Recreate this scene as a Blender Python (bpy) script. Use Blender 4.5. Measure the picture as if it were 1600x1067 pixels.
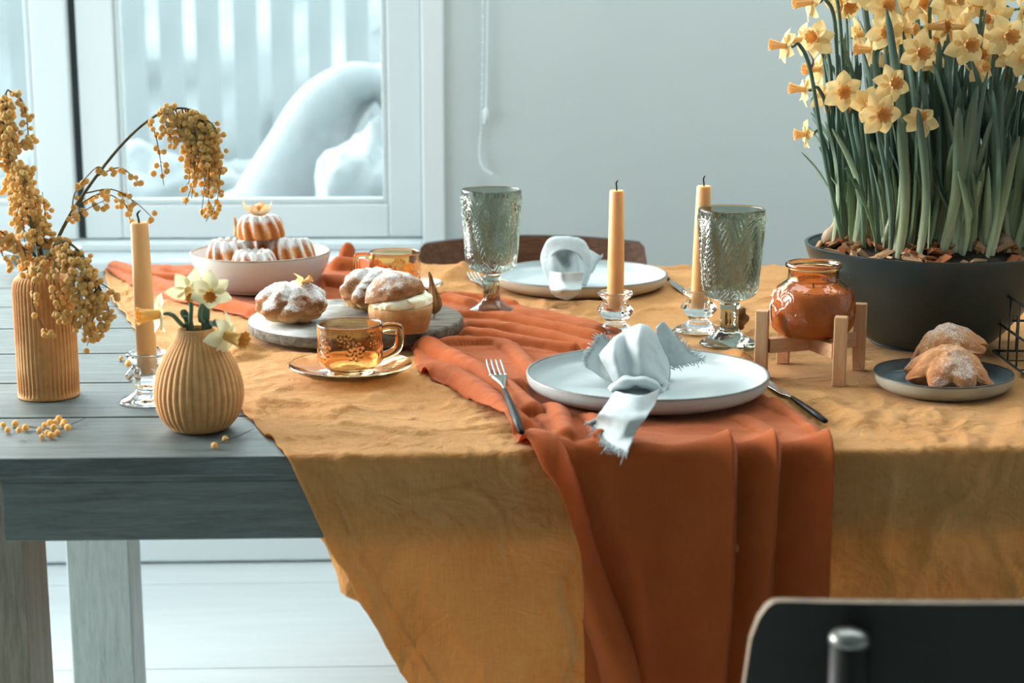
import bpy, bmesh, math, random
import numpy as np
from mathutils import Vector, Matrix, Quaternion

for o in list(bpy.data.objects):
    bpy.data.objects.remove(o)
scene = bpy.context.scene
COL = scene.collection
R = math.radians
random.seed(7)
RNG = np.random.default_rng(11)

# ------------------------------------------------------------------ camera
FPX, PITCH, YAW, CAMZ = 2600.0, R(11.6), R(2.0), 1.19
cam_d = bpy.data.cameras.new('camera')
cam_d.sensor_width = 36.0
cam_d.lens = FPX * 36.0 / 1600.0
cam_d.clip_start = 0.05
cam_d.dof.use_dof = True
cam_d.dof.focus_distance = 2.03
cam_d.dof.aperture_fstop = 6.3
cam = bpy.data.objects.new('camera', cam_d)
cam.location = (0, 0, CAMZ)
cam.rotation_euler = (R(90) - PITCH, 0, -YAW)
COL.objects.link(cam)
scene.camera = cam

# ------------------------------------------------------------------ light
scene.view_settings.view_transform = 'Standard'
scene.view_settings.look = 'None'
scene.view_settings.gamma = 1.0
scene.view_settings.use_curve_mapping = False
scene.view_settings.exposure = 1.82
scene.cycles.max_bounces = 14
scene.cycles.transmission_bounces = 12
scene.cycles.transparent_max_bounces = 12
scene.cycles.blur_glossy = 0.6
world = bpy.data.worlds.new('overcast_sky')
scene.world = world
world.use_nodes = True
bg = world.node_tree.nodes['Background']
bg.inputs[0].default_value = (0.86, 0.945, 0.965, 1)
bg.inputs[1].default_value = 1.95
sun_d = bpy.data.lights.new('hazy_sun', 'SUN')
sun_d.energy = 5.2
sun_d.angle = R(60)
sun_d.color = (1.0, 0.96, 0.90)
sun = bpy.data.objects.new('hazy_sun', sun_d)
# comes from behind the table, from the left, fairly low
sd = Vector((0.78, -0.50, -0.40))
sun.rotation_euler = sd.to_track_quat('-Z', 'Y').to_euler()
sun.location = (-3, 5, 4)
COL.objects.link(sun)

# ------------------------------------------------------------------ measuring helpers (used while laying the place out)
FW = Vector((math.sin(YAW) * math.cos(PITCH), math.cos(YAW) * math.cos(PITCH), -math.sin(PITCH)))
RT = Vector((math.cos(YAW), -math.sin(YAW), 0))
UP = RT.cross(FW)
CP = Vector((0, 0, CAMZ))
def ray(px, py):
    return FW + RT * ((px - 800.0) / FPX) + UP * ((533.5 - py) / FPX)
def at_z(px, py, z):
    d = ray(px, py)
    return CP + d * ((z - CAMZ) / d.z)
def at_y(px, py, y):
    d = ray(px, py)
    return CP + d * (y / d.y)
def mpp(p):
    return (Vector(p) - CP).dot(FW) / FPX
def proj(p):
    v = Vector(p) - CP
    d = v.dot(FW)
    return 800 + FPX * v.dot(RT) / d, 533.5 - FPX * v.dot(UP) / d

T = 0.75            # table top
TC = T + 0.004      # on the cloth

# ------------------------------------------------------------------ object helpers
def link(o, parent=None):
    COL.objects.link(o)
    if parent is not None:
        o.parent = parent
    return o
def tag(o, label=None, cat=None, group=None, kind=None):
    if label: o['label'] = label
    if cat: o['category'] = cat
    if group: o['group'] = group
    if kind: o['kind'] = kind
    return o
def thing(name, label, cat, loc=(0, 0, 0), group=None, rz=0):
    o = bpy.data.objects.new(name, None)
    o.empty_display_size = 0.02
    o.location = loc
    o.rotation_euler = (0, 0, rz)
    link(o)
    return tag(o, label, cat, group)

class MB:
    """collects shapes; build() links them as ONE mesh object"""
    def __init__(s):
        s.v = []; s.f = []; s.n = 0
    def add(s, v, f):
        v = np.asarray(v, float).reshape(-1, 3)
        s.v.append(v)
        k = s.n
        s.f.extend([tuple(i + k for i in q) for q in f])
        s.n += len(v)
        return s
    def box(s, c, size, rot=None):
        x, y, z = [d / 2 for d in size]
        b = np.array([[-x,-y,-z],[x,-y,-z],[x,y,-z],[-x,y,-z],[-x,-y,z],[x,-y,z],[x,y,z],[-x,y,z]])
        if rot is not None:
            b = b @ np.array(rot).T
        return s.add(b + np.array(c), [(0,3,2,1),(4,5,6,7),(0,1,5,4),(1,2,6,5),(2,3,7,6),(3,0,4,7)])
    def lathe(s, prof, n=48, rfn=None, c=(0, 0, 0), closed=False):
        """prof: list of (r,z). rfn(theta, r, z, idx)->r"""
        prof = np.asarray(prof, float); m = len(prof)
        th = np.arange(n) * 2 * np.pi / n
        rr = np.repeat(prof[:, :1], n, 1); zz = np.repeat(prof[:, 1:2], n, 1)
        tt = np.repeat(th[None], m, 0)
        if rfn is not None:
            ii = np.repeat(np.arange(m)[:, None], n, 1)
            rr = rfn(tt, rr, zz, ii)
        v = np.stack([rr * np.cos(tt) + c[0], rr * np.sin(tt) + c[1], zz + c[2]], -1).reshape(-1, 3)
        f = []
        for i in range(m - 1 if not closed else m):
            a = i * n; b = ((i + 1) % m) * n
            for j in range(n):
                k = (j + 1) % n
                f.append((a + j, a + k, b + k, b + j))
        return s.add(v, f)
    def grid(s, P, closed_u=False):
        P = np.asarray(P, float); m, n = P.shape[:2]
        f = []
        for i in range(m - 1):
            for j in range(n if closed_u else n - 1):
                k = (j + 1) % n
                f.append((i*n+j, i*n+k, (i+1)*n+k, (i+1)*n+j))
        return s.add(P.reshape(-1, 3), f)
    def tube(s, path, r, n=8, cap=True, flat=None):
        path = np.asarray(path, float); m = len(path)
        r = np.broadcast_to(np.asarray(r, float), (m,))
        t = np.gradient(path, axis=0)
        t /= np.linalg.norm(t, axis=1)[:, None] + 1e-12
        up = np.array([0, 0, 1.0]) if abs(t[0][2]) < .9 else np.array([1.0, 0, 0])
        u = np.cross(t[0], up); u /= np.linalg.norm(u)
        rings = []
        th = np.arange(n) * 2 * np.pi / n
        for i in range(m):
            u = u - t[i] * np.dot(u, t[i]); u /= np.linalg.norm(u) + 1e-12
            w = np.cross(t[i], u)
            fx = 1.0 if flat is None else flat
            rings.append(path[i] + r[i] * (np.cos(th)[:, None] * u + fx * np.sin(th)[:, None] * w))
        v = np.concatenate(rings)
        f = [(i*n+j, i*n+(j+1) % n, (i+1)*n+(j+1) % n, (i+1)*n+j) for i in range(m-1) for j in range(n)]
        if cap:
            f.append(tuple(range(n))[::-1]); f.append(tuple((m-1)*n + j for j in range(n)))
        return s.add(v, f)
    def ico(s, c, r, sub=1, scale=(1, 1, 1)):
        v, f = ICO(sub)
        return s.add(v * r * np.array(scale) + np.array(c), f)
    def arr(s):
        return np.concatenate(s.v) if s.v else np.zeros((0, 3))
    def mesh(s, name, mat, smooth=True, angle=None):
        me = bpy.data.meshes.new(name)
        me.from_pydata(s.arr().tolist(), [], s.f)
        if mat is not None: me.materials.append(mat)
        me.polygons.foreach_set('use_smooth', [smooth] * len(me.polygons))
        me.update()
        if smooth and angle:
            me.set_sharp_from_angle(angle=R(angle))
        return me
    def build(s, name, mat, parent=None, smooth=True, angle=None, loc=None, bevel=0):
        o = bpy.data.objects.new(name, s.mesh(name, mat, smooth, angle))
        if loc is not None: o.location = loc
        link(o, parent)
        if bevel:
            b = o.modifiers.new('bevel', 'BEVEL'); b.width = bevel; b.segments = 2; b.limit_method = 'ANGLE'
        return o

_ico = {}
def ICO(sub):
    if sub not in _ico:
        bm = bmesh.new(); bmesh.ops.create_icosphere(bm, subdivisions=sub, radius=1)
        _ico[sub] = (np.array([v.co[:] for v in bm.verts]), [tuple(v.index for v in f.verts) for f in bm.faces]); bm.free()
    return _ico[sub]

def catmull(pts, n, closed=False):
    P = np.asarray(pts, float)
    if len(P) == 2: return P[0] + (P[1] - P[0]) * np.linspace(0, 1, n)[:, None]
    if not closed:
        P = np.vstack([2*P[0]-P[1], P, 2*P[-1]-P[-2]]); m = len(P) - 3
    else:
        P = np.vstack([P[-1], P, P[:2]]); m = len(P) - 3
    t = np.linspace(0, m, n, endpoint=not closed); i = np.minimum(t.astype(int), m-1); f = (t - i)[:, None]
    a, b, c, d = P[i], P[i+1], P[i+2], P[i+3]
    return .5*((2*b)+(-a+c)*f+(2*a-5*b+4*c-d)*f**2+(-a+3*b-3*c+d)*f**3)
def patch(ctrl, nu, nv):
    """ctrl rows x cols x 3, interpolated smoothly"""
    C0 = np.asarray(ctrl, float)
    A = np.stack([catmull(row, nv) for row in C0])            # rows x nv x 3
    return np.stack([catmull(A[:, j], nu) for j in range(nv)], 1)
def interp(x, xs, ys):
    return np.interp(x, xs, ys)
def sstep(a, b, x):
    t = np.clip((np.asarray(x, float) - a) / (b - a), 0, 1); return t*t*(3-2*t)

def _h(ix, iy, iz):
    n = (ix*374761393 + iy*668265263 + iz*2147483647) & 0xffffffff
    n = ((n ^ (n >> 13)) * 1274126177) & 0xffffffff
    n = (n ^ (n >> 16)) & 0xffffffff
    return n / 4294967295.0 * 2 - 1
def noise(x, y, z=0.0):
    x, y, z = np.broadcast_arrays(np.asarray(x, float), np.asarray(y, float), np.asarray(z, float))
    ix, iy, iz = np.floor(x).astype(np.int64), np.floor(y).astype(np.int64), np.floor(z).astype(np.int64)
    fx, fy, fz = x-ix, y-iy, z-iz
    fx, fy, fz = [t*t*t*(t*(t*6-15)+10) for t in (fx, fy, fz)]
    r = 0
    for a in (0, 1):
        for b in (0, 1):
            for c in (0, 1):
                r = r + _h(ix+a, iy+b, iz+c)*(fx if a else 1-fx)*(fy if b else 1-fy)*(fz if c else 1-fz)
    return r
def fbm(x, y, z=0.0, oct=3):
    r = 0; a = 1.0
    for k in range(oct):
        r = r + a*noise(x*2**k+17*k, y*2**k+5*k, z*2**k+3*k); a *= .5
    return r
def ridged(x, y, z=0.0, oct=2):
    r = 0; a = 1.0
    for k in range(oct):
        r = r + a*(1-np.abs(noise(x*2**k+31*k, y*2**k+7*k, z)))**3; a *= .5
    return r

# ------------------------------------------------------------------ materials
def lin(c):
    return tuple(((v/255)/12.92 if v/255 <= .04045 else ((v/255+.055)/1.055)**2.4) for v in c) + (1.0,)
class NT:
    def __init__(s, name):
        s.m = bpy.data.materials.new(name); s.m.use_nodes = True
        s.t = s.m.node_tree; s.n = s.t.nodes; s.n.clear()
        s.out = s.n.new('ShaderNodeOutputMaterial')
        s.tc = s.n.new('ShaderNodeTexCoord')
    def new(s, kind, **kw):
        n = s.n.new('ShaderNode' + kind)
        for k, v in kw.items():
            if k in n.inputs: s.set(n.inputs[k], v)
            else: setattr(n, k, v)
        return n
    def set(s, inp, v):
        if hasattr(v, 'is_output') or isinstance(v, bpy.types.NodeSocket): s.t.links.new(v, inp)
        else: inp.default_value = v
    def coord(s, stretch=(1, 1, 1), kind='Object'):
        mp = s.new('Mapping'); s.set(mp.inputs['Vector'], s.tc.outputs[kind]); mp.inputs['Scale'].default_value = stretch
        return mp.outputs[0]
    def noise(s, vec, scale, detail=4, rough=.55, dist=0):
        n = s.new('TexNoise'); s.set(n.inputs['Vector'], vec)
        n.inputs['Scale'].default_value = scale; n.inputs['Detail'].default_value = detail
        n.inputs['Roughness'].default_value = rough; n.inputs['Distortion'].default_value = dist
        return n.outputs[0]
    def ramp(s, fac, stops):
        r = s.new('ValToRGB'); s.set(r.inputs[0], fac)
        el = r.color_ramp.elements
        while len(el) < len(stops): el.new(.5)
        for e, (p, c) in zip(el, stops):
            e.position = p; e.color = c if len(c) == 4 else lin(c)
        return r.outputs[0]
    def mix(s, fac, a, b):
        m = s.new('Mix', data_type='RGBA'); s.set(m.inputs[0], fac); s.set(m.inputs[6], a); s.set(m.inputs[7], b)
        return m.outputs[2]
    def math(s, op, a, b=0.0):
        m = s.new('Math', operation=op); s.set(m.inputs[0], a); s.set(m.inputs[1], b); return m.outputs[0]
    def bump(s, h, strength=.3, dist=.002, nrm=None):
        b = s.new('Bump'); b.inputs['Strength'].default_value = strength; b.inputs['Distance'].default_value = dist
        s.set(b.inputs['Height'], h)
        if nrm is not None: s.set(b.inputs['Normal'], nrm)
        return b.outputs[0]
    def bsdf(s, **kw):
        p = s.n.new('ShaderNodeBsdfPrincipled')
        for k, v in kw.items(): s.set(p.inputs[k.replace('_', ' ')], v)
        return p
    def done(s, sh):
        s.t.links.new(sh if isinstance(sh, bpy.types.NodeSocket) else sh.outputs[0], s.out.inputs[0]); return s.m

def M(name, c1, c2=None, scale=30, rough=.5, bump=0, bscale=150, bdist=.002, metal=0, spec=.5, stretch=(1,1,1), lo=.35, hi=.65, sss=0, coat=0, transl=0, sheen=0):
    t = NT(name); vec = t.coord(stretch)
    col = lin(c1)
    if c2 is not None:
        col = t.ramp(t.noise(vec, scale), [(lo, lin(c1)), (hi, lin(c2))])
    kw = dict(Base_Color=col, Roughness=rough, Metallic=metal, Specular_IOR_Level=spec, Coat_Weight=coat, Sheen_Weight=sheen)
    if bump: kw['Normal'] = t.bump(t.noise(vec, bscale, 3), bump, bdist)
    if sss: kw.update(Subsurface_Weight=sss, Subsurface_Radius=(.01, .006, .003), Subsurface_Scale=1.0)
    p = t.bsdf(**kw)
    if transl:
        tr = t.new('BsdfTranslucent'); t.set(tr.inputs[0], col)
        mx = t.new('MixShader'); mx.inputs[0].default_value = transl
        t.t.links.new(p.outputs[0], mx.inputs[1]); t.t.links.new(tr.outputs[0], mx.inputs[2])
        return t.done(mx)
    return t.done(p)
def glass(name, col, rough=.02, ior=1.45):
    t = NT(name)
    return t.done(t.bsdf(Base_Color=col, Roughness=rough, IOR=ior, Transmission_Weight=1.0))
# ================================================================== the room
m_wall = M('wall_paint', (178, 189, 189), (181, 192, 192), 3, rough=.9, bump=.05, bscale=300, spec=.2)
m_wall2 = M('pale_bounce_paint', (220, 226, 223), (224, 230, 227), 3, rough=.9, spec=.2)  # unseen walls painted near white to bounce light onto the front
m_white = M('white_lacquer', (202, 211, 213), rough=.45)
m_dark = M('dark_gasket', (50, 62, 66), rough=.6)
m_sill = M('sill_white', (188, 199, 201), rough=.4)

def floor_mat():
    t = NT('white_floor_boards'); v = t.coord()
    c = t.ramp(t.noise(t.coord((.6, 6, 1)), 6, 5), [(.3, (192, 201, 203)), (.7, (202, 210, 212))])
    return t.done(t.bsdf(Base_Color=c, Roughness=.33, Specular_IOR_Level=.5))
m_floor = floor_mat()
YW = 3.45
fl = thing('floor', None, None, (0, 0, 0)); fl['kind'] = 'structure'; 
fb = MB().box((1, 0, -.03), (6.6, 7.2, .04)).build('floor_base', m_dark, fl, smooth=False)
edges = [-3.45, -3.0, -2.55, -2.1, -1.65, -1.2, -.75, -.3, .15, .60, 1.05, 1.5, 1.95, 2.40, 2.86, 3.31, YW + .05]
for a, b in zip(edges[:-1], edges[1:]):
    MB().box((1, (a+b)/2, -.005), (6.4, b-a-.003, .01)).build('floor_board', m_floor, fl, smooth=False)

# window opening measured on the back wall
def wx(px): return at_y(px, 180, YW).x
def wz(py, y=YW): return at_y(400, py, y).z
X_open = wx(694)
Z_sill = wz(392)
WALLT = .18
X0, X1, ZT = -2.2, 4.2, 2.7
w = MB()
w.box(((X_open+X1)/2, YW+WALLT/2, ZT/2), (X1-X_open, WALLT, ZT))
w.box(((X0+X_open)/2, YW+WALLT/2, Z_sill/2), (X_open-X0, WALLT, Z_sill))
w.box(((X0+X_open)/2, YW+WALLT/2, (2.25+ZT)/2), (X_open-X0, WALLT, ZT-2.25))
wb = w.build('wall_back', m_wall, smooth=False); wb['kind'] = 'structure'
for nm, c, sz in (('wall_right', (X1+.05, .1, ZT/2), (.1, 7.2, ZT)), ('wall_front', (1, -2.6, ZT/2), (6.4, .1, ZT))):
    o = MB().box(c, sz).build(nm, m_wall2, smooth=False); o['kind'] = 'structure'
o = MB().box((0, YW-.008, .066), (6.6, .016, .12)).build('baseboard_back', m_white, smooth=False, bevel=.004); o['kind'] = 'structure'

SX0, SX1, SY0, SY1 = -.5, 2.6, 2.15, 3.30     # unseen roof opening added to light the table
cl = MB().box((1, (-3.6+SY0)/2, ZT+.05), (6.8, SY0+3.6, .1)).box((1, (SY1+YW+.2)/2, ZT+.05), (6.8, YW+.2-SY1, .1))
cl.box(((SX0-2.4)/2, (SY0+SY1)/2, ZT+.05), (SX0+2.4, SY1-SY0, .1)).box(((SX1+4.4)/2, (SY0+SY1)/2, ZT+.05), (4.4-SX1, SY1-SY0, .1))
o = cl.build('ceiling', m_wall, smooth=False); o['kind'] = 'structure'
XLW, YD0, YD1, ZD = -2.2, 1.6, 3.35, 2.35
lw = MB()
lw.box((XLW-.07, (-3.5+YD0)/2, ZT/2), (.14, YD0+3.5, ZT)).box((XLW-.07, (YD1+YW)/2, ZT/2), (.14, YW-YD1, ZT)).box((XLW-.07, (YD0+YD1)/2, (ZD+ZT)/2), (.14, YD1-YD0, ZT-ZD))
o = lw.build('wall_left', m_wall, smooth=False); o['kind'] = 'structure'
# unseen garden door added in the left wall to bring in daylight
dr = thing('added_door_1', None, None, (XLW-.07, (YD0+YD1)/2, 0)); dr['kind'] = 'structure'
for y_ in (YD0+.04, (YD0+YD1)/2, YD1-.04):
    MB().box((0, y_-(YD0+YD1)/2, ZD/2), (.06, .08, ZD)).build('added_door_frame', m_white, dr, smooth=False)
for z_ in (.05, ZD-.05):
    MB().box((0, 0, z_), (.06, YD1-YD0, .1)).build('added_door_rail', m_white, dr, smooth=False)

# window: frame, two casements meeting at a dark gasket, panes
YF = YW + .05
win = thing('window_1', None, None, (X_open, YW, Z_sill)); win['kind'] = 'structure'
def wpart(name, x0, x1, z0, z1, y0, y1, mat, parent=win, bevel=.004):
    o = MB().box(((x0+x1)/2 - win.location.x, (y0+y1)/2 - win.location.y, (z0+z1)/2 - win.location.z), (x1-x0, y1-y0, z1-z0)).build(name, mat, parent, smooth=False, bevel=bevel)
    return o
xj0 = wx(659); 
wpart('frame_jamb', xj0, X_open, Z_sill, 2.25, YW-.012, YF+.06, m_white)
wpart('frame_bottom', X0, xj0, Z_sill, wz(379), YW-.005, YF+.06, m_white)
wpart('frame_head', X0, X_open, 2.19, 2.25, YW-.005, YF+.06, m_white)
zb, zs = wz(378)+.001, wz(324)
xs0, xs1, xg0, xg1 = wx(116), xj0-.001, wx(176), wx(604)
def casement(x0, x1, g0, g1, y):
    st = wpart('casement_frame', x0, g0, zb, 2.19, y, y+.055, m_white)
    for a in ((g1, x1, zb, 2.19), (g0, g1, zb, zs), (g0, g1, 2.11, 2.19)):
        wpart('casement_rail', a[0], a[1], a[2], a[3], y, y+.055, m_white)
    bead = .012
    for a in ((g0, g0+bead, zs, 2.11), (g1-bead, g1, zs, 2.11), (g0+bead, g1-bead, zs, zs+bead)):
        wpart('glazing_bead', a[0], a[1], a[2], a[3], y+.004, y+.03, m_sill, bevel=.003)
    wpart('pane', g0, g1, zs, 2.11, y+.035, y+.038, m_pane, bevel=0)
def pane_mat():
    t = NT('window_pane')
    tr = t.new('BsdfTransparent'); tr.inputs[0].default_value = (.93, .97, .97, 1)
    gl = t.new('BsdfGlossy'); gl.inputs['Roughness'].default_value = .02
    fr = t.new('Fresnel'); fr.inputs[0].default_value = 1.25
    mx = t.new('MixShader'); t.t.links.new(fr.outputs[0], mx.inputs[0]); t.t.links.new(tr.outputs[0], mx.inputs[1]); t.t.links.new(gl.outputs[0], mx.inputs[2])
    return t.done(mx)
m_pane = pane_mat()
casement(xs0, xs1, xg0, xg1, YF)
xl1 = wx(104)
casement(xl1-1.0, xl1, xl1-.9, wx(46), YF-.012)
wpart('gasket', xl1, xs0, zb, 2.19, YF+.012, YF+.03, m_dark, bevel=0)
o = MB().box(((X0+X_open)/2, YW-.06, Z_sill-.014), (X_open-X0, .15, .028)).build('trim_1', m_sill, smooth=False, bevel=.006); o['kind'] = 'structure'

# blind chain hanging on the wall
ch = thing('blind_chain', 'thin white beaded blind chain hanging on the grey wall beside the window', 'chain', at_y(757, 262, YW-.012))
def chp(px, py): 
    p = at_y(px, py, YW-.012) - ch.location; return np.array(p)
pathL = catmull([chp(754, -60), chp(754, 100), chp(752, 190), chp(749, 240), chp(755, 262), chp(768, 272)], 80)
pathR = catmull([chp(762, -60), chp(761, 100), chp(759, 185)], 60)
MB().tube(pathL, .0012, 6).build('cord', m_white, ch)
bd = MB()
for p in list(pathR[::1]) + list(pathL[::2]): bd.ico(p, .0030, 1)
MB().tube(pathR, .001, 6).build('cord', m_white, ch)
b = bd.build('bead', m_white, ch); b['kind'] = 'stuff'
MB().lathe([(.0, 0), (.006, .002), (.006, .03), (.003, .034), (0, .034)], 12).build('connector', m_white, ch, loc=chp(759, 195))

# ------------------------------------------------------------------ outside
m_snow = M('frosty_white', (114, 121, 124), (106, 113, 116), 8, rough=.9)
m_fence = M('weathered_fence', (114, 121, 123), (128, 134, 136), 6, rough=.9, stretch=(1, 1, .2))
m_hedge = M('haze_painted_hedge', (138, 145, 147), (150, 157, 159), 3, rough=1)  # haze is put into the colour: hedge paled close to the fence
g = MB().box((-2, 9, -.15), (16, 10.6, .1)).build('ground_outside', m_snow, smooth=False); g['kind'] = 'structure'
YFN = 7.6
fn = thing('picket_fence', 'pale weathered picket fence seen blurred through the window', 'fence', (-2.5, YFN, -.1))
pick = MB().box((0, 0, .95), (.105, .02, 1.9)).mesh('picket', m_fence, False)
zlist = [0, .1, -.08, .05, -.03, .07]
x = -2.4
k = 0
while x < 2.6:
    o = bpy.data.objects.new('picket', pick); o.location = (x, 0, 0); o.scale = (1, 1, 1 + .05*zlist[k % 6]); link(o, fn)
    x += .165 + .03*zlist[(k*5) % 6]; k += 1
for z in (.45, 1.35):
    MB().box((0, .035, z), (5.2, .05, .09)).build('fence_rail', m_fence, fn, smooth=False)
hd = MB()
th = np.linspace(0, 1, 60); zz = np.linspace(0, 1, 24)
A, B = np.meshgrid(th, zz)
X = -6 + 8*A; Z = -.1 + 3.2*B; Y = 9.2 + .35*fbm(X*1.5, Z*1.5) + .8*B**2
hd.grid(np.stack([X, Y, Z], -1)); hd.grid(np.stack([X, Y*0+10.2, Z], -1))
hd.build('hedge', m_hedge); tag(bpy.data.objects['hedge'], 'tall hedge painted pale as haze behind the picket fence outside', 'hedge')
# white arched garden swing seat outside, right half of the window
YS = 5.6
def op(px, py, y=YS): return np.array(at_y(px, py, y))
sw = thing('garden_swing', 'white rounded hooded garden seat standing outside the window', 'garden seat', (op(520, 300)[0], YS, -.1))
L0 = np.array(sw.location)
arch = catmull([op(438, 330), op(470, 250), op(500, 180), op(540, 138), op(580, 130), op(606, 146), op(622, 180)], 40) - L0
arc2 = arch + np.array([.1, .75, -.06])
rows = []
for s in np.linspace(0, 1, 14):
    rows.append(arch*(1-s) + arc2*s + np.array([0, 0, .08*math.sin(math.pi*s)]))
MB().grid(np.stack(rows)).build('hood', m_snow, sw)
wid = np.interp(np.linspace(0, 1, 40), [0, .25, .5, .8, 1], [.17, .12, .08, .05, .04])
MB().tube(arch, wid, 12).build('hood_rim', m_snow, sw)
MB().ico((op(480, 330)-L0)+np.array([.0, .3, -.05]), .4, 3, (1.0, .8, .33)).build('seat_cushion', m_snow, sw)
for dx in (-.35, .35):
    MB().tube([(op(500, 330)-L0)+np.array([dx, .3, 0]), np.array([dx*1.1, .3, 0])], .03, 8).build('leg', m_white, sw)
m_shrub = M('snowy_shrub', (118, 125, 128), (104, 111, 113), 9, rough=1)
for i, (px, py, rr, yy, lab) in enumerate(((270, 318, .24, 6.3, 'low frosted shrub outside, left of the garden seat'), (395, 312, .24, 7.0, 'small frosted shrub outside touching the garden seat'), (590, 330, .17, 5.1, 'frosted shrub outside in front of the garden seat, by the window frame'), (20, 318, .24, 6.4, 'frosted shrub outside behind the leftmost window pane'))):
    c = op(px, py, yy)
    v, f = ICO(4)
    v = v*(1 + .22*fbm(v[:, 0]*2.2+i*9, v[:, 1]*2.2, v[:, 2]*2.2))[:, None]
    zc = max(c[2], .05)
    b = MB().add(v*np.array([rr*1.3, rr, max(zc+.1, rr)*.55]), f).build('frosted_shrub', m_shrub, loc=(c[0], c[1], zc-.1-.0))
    tag(b, lab, 'shrub', 'frosted shrubs outside')
    MB().tube([(0, 0, -zc), (0, 0, .05)], .03, 6).build('trunk', m_fence, b)
# ================================================================== table
def wood_mat(name, dark, mid, light, axis='X', gscale=1.0, rough=.42, wear=.5):
    t = NT(name)
    st = {'X': (1.2, 14, 14), 'Z': (14, 14, 1.2), 'Y': (14, 1.2, 14)}[axis]
    st = tuple(a*gscale for a in st)
    v = t.coord(st)
    n1 = t.noise(v, 6, 8, .65, .6); n2 = t.noise(t.coord(tuple(a*3 for a in st)), 9, 5, .7)
    big = t.noise(t.coord((2, 3, 2)), 2.2, 3)
    f = t.math('ADD', t.math('MULTIPLY', n1, .65), t.math('MULTIPLY', n2, .45))
    c = t.ramp(f, [(.36, dark), (.52, mid), (.68, light)])
    c = t.mix(t.math('MULTIPLY', big, wear), c, lin(light))
    nrm = t.bump(f, .5, .0012)
    return t.done(t.bsdf(Base_Color=c, Roughness=rough, Normal=nrm, Specular_IOR_Level=.38))
m_plank = wood_mat('grey_washed_planks', (28, 35, 35), (66, 75, 74), (98, 108, 107), 'X', rough=.52)
m_apron = wood_mat('grey_washed_apron', (46, 54, 52), (84, 94, 91), (106, 116, 113), 'X')
m_leg2 = wood_mat('bare_brown_legs', (84, 78, 66), (120, 112, 96), (150, 142, 126), 'Z')
m_leg = wood_mat('grey_washed_legs', (112, 122, 119), (150, 161, 158), (172, 182, 179), 'Z')
YFRONT = at_z(100, 717, T).y
PW = .1665
NPL = 7
YBACK = YFRONT + NPL*PW
XTL, XTR = -1.02, 1.32
tb = thing('dining_table', 'long grey-washed wooden plank dining table half covered by mustard cloth', 'table', ((XTL+XTR)/2, (YFRONT+YBACK)/2, 0))
TX, TY = tb.location.x, tb.location.y
for i in range(NPL):
    y = YFRONT + (i+.5)*PW
    MB().box((0, 0, -.010), (XTR-XTL, PW-.0046, .02)).build('plank', m_plank, tb, smooth=False, bevel=.0018, loc=(0, y-TY, T))
MB().box((0, 0, 0), (XTR-XTL-.06, YBACK-YFRONT-.02, .006)).build('underboard', m_apron, tb, smooth=False, loc=(0, 0, T-.0235))
XA0 = at_y(3, 800, YFRONT+.012).x
for yy, nm in ((YFRONT+.012+.011, 'apron'), (YBACK-.03, 'apron')):
    MB().box((0, 0, 0), (1.20-XA0, .022, .062)).build(nm, m_apron, tb, smooth=False, bevel=.002, loc=((XA0+1.20)/2-TX, yy-TY, T-.020-.0065-.031))
xl = at_y(41, 900, YFRONT+.05).x
xb = at_y(99, 850, YBACK-.20).x
for (x, y) in ((xl-.05, YFRONT+.09), (xb+.052, YBACK-.15), (1.1, YFRONT+.09), (1.1, YBACK-.15)):
    MB().box((0, 0, 0), (.1, .095, T-.03)).build('leg', m_leg2 if (x < 0 and y < 2) else m_leg, tb, smooth=False, bevel=.003, loc=(x-TX, y-TY, (T-.03)/2))

# ================================================================== cloths
FLAT = []          # (x, y, radius): folds are pressed flat under things
def flat_at(p, r): FLAT.append((p[0], p[1], r))
def flatmask(X, Y, soft=.02):
    m = np.ones_like(X)
    for (x, y, r) in FLAT:
        m = np.minimum(m, sstep(r-.004, r+soft, np.hypot(X-x, Y-y)))
    return m
def dist_poly(X, Y, pts):
    d = np.full(X.shape, 9.0)
    for (x0, y0), (x1, y1) in zip(pts[:-1], pts[1:]):
        dx, dy = x1-x0, y1-y0; L = dx*dx+dy*dy+1e-12
        t = np.clip(((X-x0)*dx+(Y-y0)*dy)/L, 0, 1)
        d = np.minimum(d, np.hypot(X-x0-t*dx, Y-y0-t*dy))
    return d
def ridge_px(X, Y, pts, h, w, n=14):
    q = catmull([at_z(a, b, T)[:2] for a, b in pts], n)
    L = np.sum(np.hypot(*np.diff(q, axis=0).T))
    d = dist_poly(X, Y, q)
    return h*np.exp(-(d/w)**2)
def ridge_round(X, Y, pts, h, w, n=14):
    q = catmull([at_z(a, b, T)[:2] for a, b in pts], n)
    d = dist_poly(X, Y, q)
    return h*(.80*np.sqrt(np.maximum(1-(d/w)**2, 0)) + .20*np.exp(-(d/(w*1.5))**2))

# positions of the larger things standing on the cloths
P_PLATE = at_z(1011, 621, TC); P_PLATE2 = at_z(906, 448, TC)
P_BOARD = at_z(557, 521, TC); P_BOWL = at_z(409, 458, TC)
P_SAUCER = at_z(548, 590, TC); P_CUP2 = at_z(618, 460, TC)
P_GOB1 = at_z(768, 491, TC); P_GOB2 = at_z(1138, 540, TC)
P_SPLATE = at_z(1472, 607, TC); P_POT = at_z(1447, 541, TC)
P_STAND = at_z(1266, 586, TC)
for p, r in ((P_PLATE, .13), (P_PLATE2, .13), (P_BOARD, .14), (P_BOWL, .085), (P_SAUCER, .075), (P_CUP2, .07), (P_GOB1, .042), (P_GOB2, .042), (P_SPLATE, .085), (P_POT, .09), (P_STAND, .09)):
    flat_at(p, r)

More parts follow.
